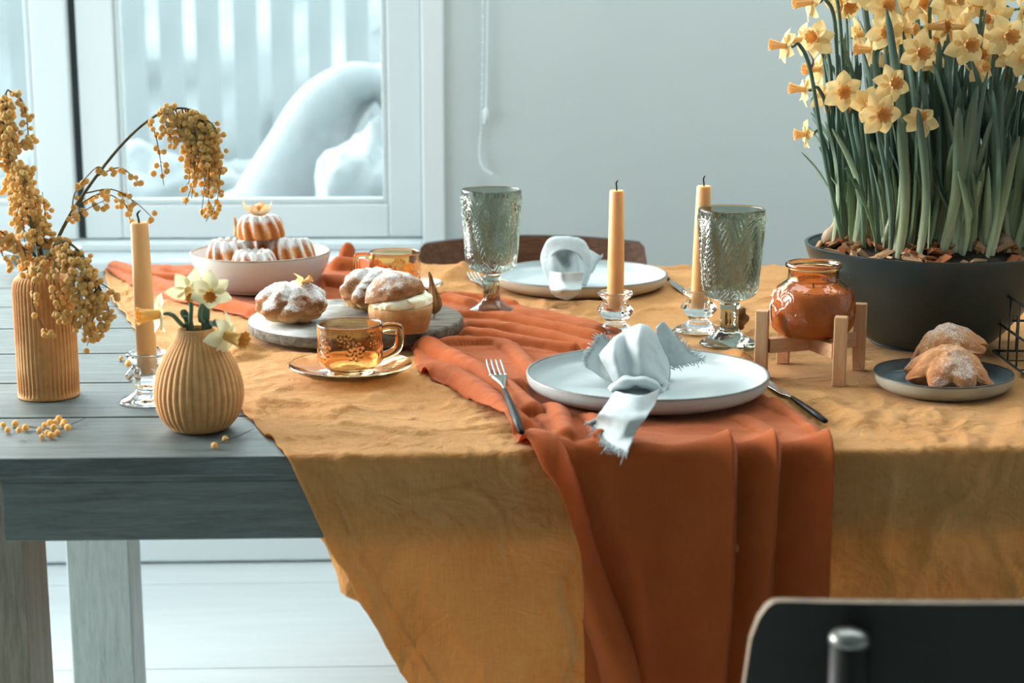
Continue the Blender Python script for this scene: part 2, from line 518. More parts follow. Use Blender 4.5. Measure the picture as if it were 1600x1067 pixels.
m_cloth = None
def linen(name, c1, c2, transl, weave, slub=.5, crumple=.6):
    t = NT(name)
    v = t.coord()
    big = t.noise(v, 14, 4, .6, .3)
    w1 = t.noise(t.coord((1, 1, 1)), 60, 6, .75)
    wa = t.noise(t.coord((weave, weave*.06, weave*.06)), 1, 2); wb = t.noise(t.coord((weave*.05, weave, weave)), 1, 2)
    th = t.math('ADD', wa, wb)
    f = t.math('ADD', t.math('MULTIPLY', big, .5), t.math('MULTIPLY', th, slub*.5))
    c = t.ramp(f, [(.36, c1), (.72, c2)])
    cr = t.math('ABSOLUTE', t.math('SUBTRACT', t.noise(v, 13, 3, .6, 1.2), .5))
    cr2 = t.math('ABSOLUTE', t.math('SUBTRACT', t.noise(t.coord((1, 1.6, 1)), 34, 2, .6, .8), .5))
    crease = t.math('ADD', cr, t.math('MULTIPLY', cr2, .5))
    nrm = t.bump(t.math('ADD', th, t.math('MULTIPLY', w1, .6)), .4, .0006, t.bump(crease, crumple, .012))
    p = t.bsdf(Base_Color=c, Roughness=.85, Normal=nrm, Specular_IOR_Level=.2, Sheen_Weight=.15, Sheen_Roughness=.5)
    tr = t.new('BsdfTranslucent'); t.set(tr.inputs[0], c); t.set(tr.inputs[1], nrm)
    mx = t.new('MixShader'); mx.inputs[0].default_value = transl
    t.t.links.new(p.outputs[0], mx.inputs[1]); t.t.links.new(tr.outputs[0], mx.inputs[2])
    return t.done(mx)
m_mustard = linen('mustard_linen', (220, 160, 90), (236, 190, 126), .55, 900, .6)
m_rust = linen('rust_gauze', (196, 100, 46), (210, 120, 62), .42, 1100, .35, .12)

EDR = .0052
def drape(a, off, Yf, Yb, Lb):
    """a = arc length measured along the cloth from the front edge of the table: >0 on top going back, <0 hanging down in front.
    returns y, z, ny, nz of the surface at distance off above the wood"""
    r = EDR + off
    q = r*math.pi/2
    a = np.asarray(a, float); y = np.zeros_like(a); z = np.zeros_like(a); ny = np.zeros_like(a); nz = np.zeros_like(a)
    D = Yb - Yf - 2*EDR
    top = (a >= 0) & (a <= D)
    y[top] = Yf + EDR + a[top]; z[top] = T + off; nz[top] = 1
    fc = (a < 0) & (a > -q); th = -a[fc]/r
    y[fc] = Yf + EDR - r*np.sin(th); z[fc] = T - EDR + r*np.cos(th); ny[fc] = -np.sin(th); nz[fc] = np.cos(th)
    fd = a <= -q
    y[fd] = Yf - off; z[fd] = T - EDR + (a[fd] + q); ny[fd] = -1
    bc = (a > D) & (a < D+q); th = (a[bc]-D)/r
    y[bc] = Yb - EDR + r*np.sin(th); z[bc] = T - EDR + r*np.cos(th); ny[bc] = np.sin(th); nz[bc] = np.cos(th)
    bd = a >= D+q
    y[bd] = Yb + off; z[bd] = T - EDR - (a[bd]-D-q); ny[bd] = 1
    return y, z, ny, nz
DTOP = YBACK - YFRONT - 2*EDR
ARC0 = YFRONT + EDR

# --- mustard tablecloth
edge_top = [at_z(*p, T) for p in ((440, 704), (386, 654), (302, 590), (220, 526), (172, 468), (162, 421))]
ea = [p.y - ARC0 for p in edge_top]; ex = [p.x for p in edge_top]
hang = [at_y(px, py, YFRONT-.006) for px, py in ((452, 730), (480, 790), (512, 850), (560, 935), (640, 1067), (700, 1170))]
ha = [-(T - p.z + .006) for p in hang]; hx = [p.x for p in hang]
ba = [DTOP+.03, DTOP+.30, DTOP+.50, DTOP+.58]; bx_ = [ex[-1]+.015, -.36, -.228, -.20]
A_all = np.array(ha[::-1] + ea + ba); X_all = np.array(hx[::-1] + ex + bx_)
na, nx = 460, 420
a = np.concatenate([np.linspace(-.46, 0, 150), np.linspace(0, DTOP, 240)[1:], np.linspace(DTOP, DTOP+.58, 72)[1:]])
na = len(a)
XLft = np.interp(a, A_all, X_all); ker = np.ones(9)/9
XLft = np.convolve(np.pad(XLft, 4, 'edge'), ker, 'valid')
XLft = XLft + .0022*noise(a*38, 3.1) 
u = np.linspace(0, 1, nx)**1.12
XX = XLft[:, None] + (1.26 - XLft[:, None])*u[None]
AA = np.repeat(a[:, None], nx, 1)
y0, z0, ny, nz = drape(a, .0035, YFRONT, YBACK, 0)
Y0 = np.repeat(y0[:, None], nx, 1); 
wx_ = fbm(XX*5, AA*5, 9)*1.1; wy_ = fbm(XX*5+40, AA*5, 9)*1.1
und = 1.3*(.0022*fbm(XX*10, AA*10, 1, 2) + .0036*(ridged(XX*8+wx_, AA*12+wy_, 2)-.6) + .0017*(ridged(XX*22+wx_*2, AA*26+wy_*2, 5)-.6) + .0011*(ridged(XX*60+wx_*3, AA*48, 7)-.6))
frontw = sstep(.03, -.03, AA)
fold = .010*noise(XX*9+AA*2.5, AA*1.2, 8)*sstep(-.02, -.25, AA) + .0052*(ridged(XX*13+AA*2+wx_*.6, AA*4+wy_*.5, 4)-.7)*frontw
backw = sstep(DTOP, DTOP+.1, AA)
fold = fold + backw*(.03*np.sin(XX*38+AA*6)+.01*noise(XX*30, AA*8))
disp = und*(1-.25*frontw) + fold
topm = (AA > 0) & (AA < DTOP)
for pts, h, w_ in ((((372, 560), (420, 541), (500, 537), (560, 556)), .011, .016), (((1175, 590), (1225, 606), (1300, 640), (1345, 668)), .006, .014),
                   (((1110, 545), (1150, 560), (1190, 590)), .012, .012), (((1050, 480), (1130, 500), (1220, 548)), .005, .012),
                   (((1300, 660), (1420, 655), (1540, 672)), .004, .02), (((1560, 590), (1590, 640), (1599, 690)), .004, .016), (((450, 640), (560, 655), (650, 690)), .003, .02),
                   (((700, 440), (730, 425), (760, 432)), .014, .014), (((640, 420), (700, 419), (760, 421)), .010, .014), (((470, 600), (420, 620), (400, 660)), .003, .012)):
    disp = disp + np.where(topm, ridge_px(XX, Y0, pts, h, w_), 0)
# hems: stitched groove a little inside the free edge
de = (XX - XLft[:, None])*.9
disp = disp + .0016*np.exp(-((de-.002)/.004)**2) - .0018*np.exp(-((de-.024)/.0022)**2) + .0012*np.exp(-((de-.028)/.002)**2)
fm = flatmask(XX, Y0)
disp = np.where(topm, disp*(.12+.88*fm), disp)
disp = np.where(AA > -.02, np.maximum(disp, -.0023), np.maximum(disp, -.0025))
zsh = np.where(AA > DTOP, -np.minimum(XX-XLft[:, None], .5)*.45*sstep(DTOP, DTOP+.5, AA), 0)
P = np.stack([XX, Y0 + ny[:, None]*disp, z0[:, None] + nz[:, None]*disp + zsh], -1)
tc0 = Vector((.3, (YFRONT+YBACK)/2, T))
tcl = MB().grid(P - np.array(tc0)).build('tablecloth', m_mustard, loc=tc0)
sm = tcl.modifiers.new('thick', 'SOLIDIFY'); sm.thickness = .0012; sm.offset = 0
tag(tcl, 'crumpled mustard linen tablecloth draped over the right of the table', 'tablecloth')

# --- rust gauze runner
kL = [(165, 427), (240, 466), (330, 487), (420, 511), (520, 532), (632, 548), (655, 586), (702, 613), (752, 647), (788, 672), (812, 694)]
kR = [(192, 411), (300, 411), (420, 411), (520, 410), (600, 440), (700, 466), (800, 480), (930, 515), (1040, 553), (1190, 622), (1289, 690)]
KL = np.array([at_z(*p, T)[:2] for p in kL]); KR = np.array([at_z(*p, T)[:2] for p in kR])
KL[-1][1] = ARC0; KR[-1][1] = ARC0
ns, nt = 380, 230
Ltop = catmull(KL, ns); Rtop = catmull(KR, ns)
tt = np.linspace(0, 1, nt)
Xt = Ltop[:, None, 0]*(1-tt) + Rtop[:, None, 0]*tt
Yt = Ltop[:, None, 1]*(1-tt) + Rtop[:, None, 1]*tt
at_ = np.maximum(Yt - ARC0, 0)
nh = 190
adrop = np.linspace(0, .43, nh)[1:]
def hx_(pts): 
    q = [at_y(px, py, YFRONT-.01) for px, py in pts]; d = [0] + [T-p.z for p in q[1:]]; return d, [p.x for p in q]
dl, xl_ = hx_([(812, 694), (868, 765), (904, 870), (910, 960), (914, 1067), (914, 1200)]); xl_[0] = KL[-1][0]
dr, xr_ = hx_([(1289, 690), (1293, 760), (1292, 880), (1290, 960), (1288, 1067), (1288, 1200)]); xr_[0] = KR[-1][0]
xl2 = np.interp(adrop, dl, xl_); xr2 = np.interp(adrop, dr, xr_)
xl2 = np.convolve(np.pad(xl2, 6, 'edge'), np.ones(13)/13, 'valid'); xl2 += (xl_[0]-xl2[0])*np.exp(-adrop/.02)
Xh = xl2[:, None]*(1-tt) + xr2[:, None]*tt
X = np.vstack([Xt, Xh]); Aq = np.vstack([at_, np.repeat(-adrop[:, None], nt, 1)])
Yq = np.vstack([Yt, np.full((nh-1, nt), YFRONT)])
RF = [(((638, 549), (668, 556), (715, 580), (770, 612), (830, 660)), .014, .011), (((676, 592), (705, 600), (760, 636), (808, 682)), .012, .013),
      (((650, 541), (690, 530), (760, 538), (830, 551), (895, 562)), .011, .008), (((688, 548), (740, 548), (790, 553), (826, 588), (842, 624)), .009, .010),
      (((725, 521), (800, 528), (880, 545), (930, 558)), .010, .009), (((722, 503), (800, 511), (930, 541)), .010, .010),
      (((700, 478), (780, 498), (930, 530)), .010, .012), (((830, 499), (880, 508), (935, 521)), .006, .010), (((690, 470), (745, 474), (800, 484)), .006, .008),
      (((800, 622), (832, 624), (866, 656), (885, 700)), .013, .010), (((900, 655), (925, 668), (940, 705)), .009, .009), (((850, 670), (870, 690), (880, 712)), .006, .008),
      (((240, 452), (320, 478), (410, 500)), .010, .012), (((500, 402), (520, 400), (545, 420)), .034, .014), (((530, 430), (570, 432), (600, 445)), .018, .013),
      (((180, 424), (225, 440), (300, 446)), .009, .009), (((440, 480), (500, 455), (560, 462)), .016, .014), (((260, 430), (300, 440), (330, 465)), .008, .01),
      (((1130, 660), (1160, 668), (1200, 690)), .004, .010), (((1200, 640), (1250, 665), (1288, 690)), .006, .012)]
rd = np.zeros_like(X)
for pts, h, w_ in RF:
    rd = np.maximum(rd, ridge_round(X, Yq, pts, h*1.15, w_*1.25))
rd = rd*np.where(Aq > 0, 1, np.exp(Aq/.02))
rd = rd*(.02+.98*flatmask(X, Yq, .016))
small = .0014*fbm(X*22, Yq*22+Aq*20, 3, 3) + .002*(ridged(X*14+Yq*9, Yq*15, 6, 1)-.5)*np.where(Aq > 0, 1, 0)
small = small*np.where(Aq > 0, .15+.85*flatmask(X, Yq, .016), 1)
def fx(px, py=850): return at_y(px, py, YFRONT-.012).x
def saw(x, a_, b_, h, fall=.007):
    t_ = np.clip((x-a_)/(b_-a_), 0, 1)
    return h*np.where(x <= b_, t_**1.7, np.clip(1-(x-b_)/fall, 0, 1))
dq = np.maximum(-Aq, 0)
sway = .010*np.sin(dq*11)
H = saw(X, fx(1040)-.1*dq, fx(1137)+sway*.4-.02*dq, .026) + saw(X, fx(1144), fx(1206)-.03*dq, .027) + saw(X, fx(1214), fx(1291), .024, .004) + .005*np.exp(-((X-fx(1000))/.02)**2)
q = [at_y(px, py, YFRONT-.012) for px, py in ((838, 690), (872, 780), (903, 890), (945, 1000), (966, 1067), (975, 1150))]
main = [(p.x, T-p.z) for p in q]; main[0] = (main[0][0], 0)
H = H + .030*np.sqrt(np.maximum(1-(dist_poly(X, dq, catmull(main, 24))/.019)**2, 0))
q = [at_y(px, py, YFRONT-.012) for px, py in ((930, 690), (950, 800), (1000, 960), (1010, 1150))]
H = H + .008*np.exp(-(dist_poly(X, dq, catmull([(p.x, max(T-p.z, 0)) for p in q], 24))/.016)**2)
H = H*sstep(.035, -.03, Aq)
H = H + .0035*noise(X*26+3, dq*4)*sstep(.0, .15, dq)
yy, zz_, nyy, nzz = drape(Aq.ravel(), .0085, YFRONT, YBACK, 0)
yy, zz_, nyy, nzz = [k.reshape(X.shape) for k in (yy, zz_, nyy, nzz)]
yy = np.where(Aq > 0, Yq, yy)
ed = np.minimum(tt, 1-tt)[None]*np.ones_like(X)
dd = rd + np.maximum(small, -.001) + H
dd = dd - .0035*np.exp(-(ed/.02)**2)*(Aq > 0)
P = np.stack([X, yy + nyy*dd, zz_ + nzz*dd], -1)
rc0 = Vector((.05, YFRONT+.3, T))
run = MB().grid(P - np.array(rc0)).build('table_runner', m_rust, loc=rc0)
sm = run.modifiers.new('thick', 'SOLIDIFY'); sm.thickness = .0009; sm.offset = 0
tag(run, 'rumpled rust-orange gauze runner crossing the mustard cloth and hanging in front', 'table runner')

# ================================================================== chairs
m_chair = wood_mat('worn_brown_veneer', (44, 32, 26), (82, 58, 46), (118, 90, 74), 'X', 1.5, rough=.35, wear=.35)
m_black = M('black_lacquered_wood', (16, 18, 16), (24, 25, 23), 12, rough=.5, spec=.3)
m_edge = M('pale_plywood_edge', (118, 98, 74), (92, 74, 55), 60, rough=.6)
m_steelw = M('dull_steel_cap', (120, 122, 118), rough=.35, metal=.8)
def bent_rail(w_, h, thick, sag, crest, cr, up, n=60):
    """curved back rail, outline with rounded corners; returns grids front/back"""
    s = np.linspace(-1, 1, n)
    xs = s*w_/2
    e = np.clip((np.abs(s)-(1-2*cr/w_))/(2*cr/w_), 0, 1)
    drop = (1-np.sqrt(np.maximum(1-e**2, 0)))
    top = up + crest*(1-s**2) - drop*h*.48
    bot = up - h + drop*h*.48
    yb = sag*(s**2)
    return xs, yb, bot, top
def make_rail(w_, h, thick, sag, crest, cr, up, mat, emat, parent, n=60):
    xs, yb, bot, top = bent_rail(w_, h, thick, sag, crest, cr, up, n)
    k = np.linspace(0, 1, 9)[:, None]
    Z = bot*(1-k) + top*k
    F = np.stack([np.broadcast_to(xs, Z.shape), np.broadcast_to(yb - thick/2, Z.shape), Z], -1)
    Bk = np.stack([np.broadcast_to(xs, Z.shape), np.broadcast_to(yb + thick/2, Z.shape), Z], -1)
    MB().grid(F).grid(Bk[::-1]).build('backrest', mat, parent)
    loop = [(xs[i], yb[i], top[i]) for i in range(n)] + [(xs[i], yb[i], bot[i]) for i in range(n-1, -1, -1)]
    rim = np.array(loop); G = np.stack([rim - np.array([0, thick/2, 0]), rim + np.array([0, thick/2, 0])])
    # the edge band stands a hair proud of the faces so the veneer edge reads
    MB().grid(G, closed_u=True).build('backrest_edge', emat, parent)
# chair across the table
cz = .45
p = at_y(829, 372, YBACK+.26)
c2 = thing('wooden_chair', 'worn brown wooden chair pushed in behind the far white plate', 'chair', (p.x, YBACK+.26, 0))
make_rail(.412, .105, .018, -.085, .003, .014, p.z+.002, m_chair, m_black, c2)
for s in (-1, 1):
    MB().tube([(s*.15, .0, p.z-.09), (s*.16, -.01, .6), (s*.17, -.03, .42), (s*.17, .02, 0)], .013, 10).build('leg', m_chair, c2)
    MB().tube([(s*.17, -.40, .42), (s*.18, -.42, 0)], .013, 10).build('leg', m_chair, c2)
st = np.linspace(0, 2*np.pi, 40, endpoint=False)
def seat(parent, cy, mat):
    ring = lambda k, z: np.stack([.21*k*np.sign(np.cos(st))*np.abs(np.cos(st))**.6, cy+.21*k*np.sign(np.sin(st))*np.abs(np.sin(st))**.6, np.full(40, z)], -1)
    MB().grid(np.stack([ring(.02, .425), ring(.97, .425), ring(1, .435), ring(1, .447), ring(.97, .455), ring(.02, .448)]), closed_u=True).build('seat', mat, parent)
seat(c2, -.2, m_chair)
# chair in front of the table, seen from behind
YC = 1.06
pl = at_y(1180, 1040, YC); pt = at_y(1300, 966, YC); pr = at_y(1600, 940, YC)
c1 = thing('wooden_chair', 'black bentwood chair back in the near right corner, facing the table', 'chair', (pl.x+.215, YC, 0))
make_rail(.43, .16, .009, .05, .014, .022, pt.z-.004, m_black, m_edge, c1, 90)
pp = at_y(1330, 1000, YC)
for s in (-1, 1):
    xo = pp.x - c1.location.x if s < 0 else -(pp.x - c1.location.x)
    yo = .05*(xo/.215)**2 - .0045 - .0145
    lg = MB().tube([(xo, yo, pp.z), (xo, yo, .6), (xo*1.05, yo+.01, .42), (xo*1.1, yo-.03, 0)], .0135, 16).build('leg', m_black, c1)
    MB().lathe([(0, .006), (.007, .0055), (.0125, .003), (.0142, 0), (.0142, -.004), (.0, -.004)], 24).build('cap', m_steelw, lg, loc=(xo, yo, pp.z))
    MB().tube([(s*.17, .40, .42), (s*.18, .42, 0)], .0135, 12).build('leg', m_black, c1)
seat(c1, .2, m_black)
# ================================================================== tableware: glass and ceramic
m_green = glass('grey_green_glass', (.44, .50, .44, 1), .015)
m_amber = glass('amber_glass', (.93, .66, .36, 1), .015)
m_amber_d = glass('deep_amber_glass', (.85, .54, .27, 1), .03)
m_clear = glass('clear_glass', (.95, .98, .98, 1), .01)
m_plate = M('white_glazed_stoneware', (184, 195, 196), (178, 189, 190), 8, rough=.28)
m_rim = M('grey_rim_line', (98, 101, 98), (124, 126, 122), 40, rough=.4)
m_bisque = M('warm_bisque', (186, 172, 152), rough=.6)

def smooth_prof(pts, n):
    return catmull(pts, n)

# --- goblets
def goblet_mesh():
    H = .176
    outer = [(.0, .0), (.030, .0), (.0365, .001), (.0372, .003), (.0345, .0055), (.024, .011), (.0155, .0175), (.0118, .023), (.0112, .032), (.0114, .048), (.0128, .0535), (.0118, .0565),
             (.016, .059), (.026, .0625), (.0325, .068), (.0352, .076), (.0368, .090), (.0382, .110), (.0397, .130), (.0413, .150), (.0423, .164), (.0426, .172), (.0424, .1755), (.0412, .1765)]
    o1 = catmull(outer[:12], 40); o2 = catmull(outer[11:], 130)[1:]
    inner = catmull([(.0402, .1755), (.0398, .170), (.0388, .150), (.0372, .130), (.0356, .110), (.034, .090), (.0322, .080), (.027, .0735), (.015, .0690), (.0, .0675)], 40)
    prof = np.vstack([o1, o2, inner]); prof[:, 0] = np.maximum(prof[:, 0], .0002)
    n1 = len(o1); n2 = n1 + len(o2) - 5
    NL = 9
    def rf(tt, rr, zz, ii):
        m = ((ii >= n1) & (ii < n2))
        zb = (zz-.060)/.108
        mask = sstep(0, .06, zb)*sstep(1.0, .95, zb)
        ph = tt*NL/(2*np.pi)
        row = np.floor(zb*2.0)
        lean = .22*np.sin(zb*6.0 + np.floor(ph)*2.1)
        a = (ph + lean) % 1.0
        a = (a-.5)*2
        vein = np.sin((zb*21 - np.abs(a)*3.6)*2*np.pi*.5*1.35)
        d = .0011*np.clip(vein*2.2, -1, 1)*sstep(.06, .16, np.abs(a))*sstep(1.0, .9, np.abs(a))
        d = d + .0014*np.exp(-(np.abs(a)/.07)**2) - .0011*np.exp(-((1-np.abs(a))/.05)**2)
        # dotted band just beneath the plain lip
        band = .0008*np.maximum(np.sin(tt*30), 0)*np.exp(-((zb-.985)/.02)**2)
        # octagonal stem facets
        r = rr + np.where(m, d*mask + band, 0)
        st_ = (ii < n1) & (zz > .018) & (zz < .055)
        r = np.where(st_, rr*(1+.05*np.abs(np.cos(tt*4))), r)
        return r
    return MB().lathe(prof, 288, rf).mesh('goblet', m_green)
gm = goblet_mesh()
for p, lab, rz in ((P_GOB1, 'embossed grey-green glass goblet standing left of the far white plate', .3), (P_GOB2, 'embossed grey-green glass goblet standing beside the jar candle stand', 1.1)):
    o = bpy.data.objects.new('goblet', gm); o.location = (p[0], p[1], TC+.001); o.rotation_euler.z = rz; link(o); tag(o, lab, 'goblet', 'green glass goblets')

# --- plates
def plate_parts(root, r, h, sc=(1, 1), rimw=.0024, wob=0, mt=None, rm=None, under=None):
    def wf(tt, rr, zz, ii):
        return rr*(1 + wob*np.sin(2*tt+.8) + wob*.7*np.sin(3*tt+2))
    body = [(.0002, .003), (r*.60, .003), (r*.80, .0034), (r*.90, .006), (r*.952, .0125), (r*.972, h-.0006)]
    out = [(r, h-.0006), (r*.992, h*.62), (r*.965, h*.34), (r*.90, h*.10), (r*.82, 0.0), (r*.78, 0.0), (.0002, 0.0)]
    b = MB().lathe(catmull(body, 40), 128, wf).build('well', mt, root)
    MB().lathe(catmull(out, 40), 128, wf).build('outer_wall', under or mt, root)
    MB().lathe([(r*.9715, h-.001), (r*.976, h+.0003), (r*.988, h+.0008), (r*.998, h+.0002), (r*1.0006, h-.0012)], 128, wf).build('rim', rm, root)
pl1 = thing('dinner_plate', 'white stoneware dinner plate with grey rim in front, lying on the runner', 'plate', (P_PLATE[0], P_PLATE[1], TC+.0085), 'white dinner plates')
plate_parts(pl1, .1355, .021, mt=m_plate, rm=m_rim)
pl2 = thing('dinner_plate', 'white stoneware dinner plate at the far side, before the brown chair', 'plate', (P_PLATE2[0], P_PLATE2[1], TC+.001), 'white dinner plates')
plate_parts(pl2, .1355, .021, mt=m_plate, rm=m_rim, under=m_bisque)
m_slate = M('slate_blue_glaze', (88, 104, 110), (118, 134, 138), 14, rough=.2)
m_slrim = M('dark_rim', (46, 46, 44), (80, 76, 68), 60, rough=.4)
m_sand = M('sand_glaze', (176, 172, 156), (150, 150, 140), 12, rough=.35)
sp = thing('small_plate', 'small slate-blue plate with dark rim under two star-shaped cakes', 'plate', (P_SPLATE[0], P_SPLATE[1], TC+.001), rz=.25)
plate_parts(sp, .079, .018, mt=m_slate, rm=m_slrim, under=m_sand, wob=.025)

# --- amber cups and saucers
def flowers_disp(arc, z, centers, pr=.0075, period=None):
    d = np.zeros_like(arc)
    for (ca, cz_) in centers:
        da = arc - ca
        if period: da = (da + period/2) % period - period/2
        dz = z - cz_
        rho = np.hypot(da, dz); phi = np.arctan2(dz, da)
        for k in range(8):
            a_ = k*math.pi/4 + .2
            uu = da*math.cos(a_) + dz*math.sin(a_); vv = -da*math.sin(a_) + dz*math.cos(a_)
            q = np.sqrt(((uu-pr)/(pr*.52))**2 + (vv/(pr*.30))**2)
            d = np.maximum(d, np.exp(-((q-1)/.28)**2))
        d = np.maximum(d, np.exp(-((rho-.0016)/.0009)**2))
    return d
def cup_parts(root):
    ro, hh = .0385, .060
    outer = catmull([(.0002, 0), (.024, 0), (.0262, .0008), (.0265, .003), (.0262, .0055), (.030, .008), (.0365, .0135), (.0385, .020), (.0386, .030), (.0387, .045), (.0389, .055), (.0391, .0585), (.0386, .0600), (.0374, .0602)], 120)
    inner = catmull([(.0364, .0594), (.0360, .055), (.0358, .03), (.0355, .02), (.033, .0125), (.024, .0085), (.0002, .008)], 30)
    prof = np.vstack([outer, inner]); no = len(outer)
    per = 2*math.pi*ro
    cs = [(per*(k+.5)/6, .033) for k in range(6)]
    def rf(tt, rr, zz, ii):
        d = flowers_disp(tt*ro, zz, cs, .0066, per)
        return rr + np.where((ii < no) & (zz > .016), .0009*d, 0)
    MB().lathe(prof, 300, rf).build('bowl', m_amber, root)
    pts = catmull([(.0368, 0, .0515), (.046, 0, .0535), (.0565, 0, .0525), (.0590, 0, .047), (.0585, 0, .034), (.0555, 0, .026), (.046, 0, .0205), (.0372, 0, .018)], 44)
    MB().tube(pts, .0039, 12, flat=1.35).build('handle', m_amber, root)
def saucer_mesh():
    r = .0712
    top = catmull([(.0002, .0042), (.024, .0042), (.027, .0060), (.030, .0050), (.045, .0075), (.060, .0118), (.0700, .0158), (.0712, .0168)], 70)
    bot = catmull([(.0720, .0162), (.0712, .0145), (.060, .0078), (.045, .0030), (.034, .0008), (.031, 0), (.027, 0), (.026, .0010), (.0002, .0010)], 60)
    prof = np.vstack([bot[::-1], top[::-1]]); nb_ = len(bot)
    mb = MB(); mb.lathe(prof, 240)
    v = mb.v[0]; rad = np.hypot(v[:, 0], v[:, 1]); ang = np.arctan2(v[:, 1], v[:, 0]) % (2*math.pi)
    per = 2*math.pi*.052
    d = flowers_disp(ang*.052, rad, [(per*(k+.5)/7, .052) for k in range(7)], .0060, per)
    idx = np.arange(len(v))//240
    v[:, 2] += np.where((idx < nb_) & (rad > .04) & (rad < .068), -.0008*d, 0)
    return mb.mesh('saucer', m_amber)
sm_ = saucer_mesh()
def cup_set(P, z, rz, lab, where):
    s_ = bpy.data.objects.new('saucer', sm_); s_.location = (P[0], P[1], z); link(s_); tag(s_, 'amber glass saucer ' + where, 'saucer', 'amber glass saucers')
    c = thing('cup', lab, 'cup', (P[0], P[1], z+.0044), 'amber glass cups', rz)
    cup_parts(c)
cup_set(P_SAUCER, TC+.0012, R(12), 'amber glass cup with embossed daisies in front of the round board', 'under the front cup, on the mustard cloth')
cup_set(P_CUP2, TC+.0012, R(172), 'amber glass cup with embossed daisies at the back behind the cream bun', 'under the far cup, behind the cream bun')

# --- candle holders and candles
m_wax = None
def wax():
    t = NT('honey_wax'); v = t.coord()
    c = t.ramp(t.noise(v, 20, 3), [(.3, (232, 186, 124)), (.7, (238, 196, 136))])
    return t.done(t.bsdf(Base_Color=c, Roughness=.45, Subsurface_Weight=.5, Subsurface_Radius=(.012, .006, .002), Subsurface_Scale=1.0))
m_wax = wax()
m_wick = M('charred_wick', (32, 30, 30), rough=.9)
def holder_mesh():
    outer = [(.0002, 0), (.030, 0), (.0312, .0015), (.029, .0042), (.020, .0085), (.0145, .0125), (.0135, .016), (.017, .0205), (.0232, .0275), (.0242, .031), (.0225, .0345), (.0175, .040), (.0165, .0435), (.0185, .0475), (.0228, .0515), (.0236, .0535), (.0228, .0555), (.020, .056)]
    inner = [(.0178, .0548), (.0165, .051), (.0138, .046), (.0126, .040), (.0122, .031), (.0110, .0295), (.0002, .0292)]
    prof = np.vstack([catmull(outer, 90), catmull(inner, 24)]); no = 90
    def rf(tt, rr, zz, ii):
        a_ = (tt + math.pi/8) % (math.pi/4) - math.pi/8
        oct_ = math.cos(math.pi/8)/np.cos(a_)
        f = sstep(.012, .02, zz)*sstep(.046, .038, zz)
        return np.where(ii < no, rr*(1 + (oct_*1.03-1)*f), rr)
    return MB().lathe(prof, 96, rf).mesh('candle_holder', m_clear)
hm = holder_mesh()
def candle(pbase, z0, labh, labc, top_px, lean=(0, 0), bend=1):
    h = bpy.data.objects.new('candle_holder', hm); h.location = (pbase[0], pbase[1], z0); link(h); tag(h, labh, 'candle holder', 'clear glass candle holders')
    ztop = top_px
    zc = z0 + .0296
    L = ztop - zc
    c = thing('candle', labc, 'candle', (pbase[0], pbase[1], zc), 'honey taper candles')
    prof = [(.0002, 0), (.0098, 0), (.0108, .001), (.0112, .03), (.0108, L*.5), (.0096, L-.003), (.0090, L-.0008), (.0078, L), (.0045, L-.0012), (.0002, L-.0018)]
    k = MB().lathe(prof, 48)
    v = k.v[0]; v[:, 0] += lean[0]*v[:, 2]; v[:, 1] += lean[1]*v[:, 2]
    k.build('wax', m_wax, c, angle=40)
    tx, ty = lean[0]*L, lean[1]*L
    MB().tube(catmull([(tx, ty, L-.002), (tx-.0004*bend, ty, L+.004), (tx-.001*bend, ty, L+.009), (tx+.0012*bend, ty, L+.013)], 14), [.0011]*10+[.0010, .0009, .0008, .0005], 8).build('wick', m_wick, c)
pc = at_z(233, 627, T); ptop = at_y(234, 347, pc.y).z
candle(pc, T+.0005, 'clear glass candle holder on bare wood behind the round ribbed vase', 'honey taper candle on the left between the two ribbed vases', ptop, (-.012, 0), 1.6)
pc = at_z(961, 521, TC); ptop = at_y(963, 297, pc.y).z
candle(pc, TC+.001, 'clear glass candle holder just behind the front napkin', 'honey taper candle in the middle, standing before the far plate', ptop)
pc = at_z(1091, 517, TC); ptop = at_y(1097, 290, pc.y).z
candle(pc, TC+.001, 'clear glass candle holder left of the goblet by the jar', 'honey taper candle partly hidden by the right-hand goblet', ptop, (.02, 0))

# --- jar candle on a little wooden stand
m_bamboo = wood_mat('pale_bamboo', (178, 128, 90), (204, 156, 116), (216, 172, 132), 'Z', 2.5, rough=.55, wear=.3)
m_bamboo_x = wood_mat('pale_bamboo_bar', (178, 128, 90), (204, 156, 116), (216, 172, 132), 'X', 2.5, rough=.55, wear=.3)
foot = [at_z(1196, 588, TC), at_z(1318, 603, TC), at_z(1213, 568, TC), at_z(1337, 580, TC)]
cen = sum(foot, Vector())/4
sdn = thing('plant_stand', 'small pale bamboo stand with four square posts carrying the jar candle', 'stand', (cen.x, cen.y, TC+.0005))
ang = math.atan2(foot[1].y-foot[0].y, foot[1].x-foot[0].x)
half = .0465
Rz = Matrix.Rotation(ang + R(6), 3, 'Z')
dirs = [Vector((-1, -1, 0)), Vector((1, -1, 0)), Vector((-1, 1, 0)), Vector((1, 1, 0))]
for d in dirs:
    p = Rz @ (d*half)
    MB().box((0, 0, .0405), (.0145, .0145, .081)).build('post', m_bamboo, sdn, smooth=False, bevel=.001, loc=p).rotation_euler.z = ang + R(6) + R(8)
for i, (k, s) in enumerate(((1, -1), (1, 1))):
    L = half*2*math.sqrt(2) - .016
    o = MB().box((0, 0, 0), (L, .0125, .017)).build('crossbar', m_bamboo_x, sdn, smooth=False, bevel=.0008, loc=(0, 0, .0385 + (.0 if i else .0)))
    o.rotation_euler.z = ang + R(6) + s*R(45)
ZJ = TC + .0005 + .0475
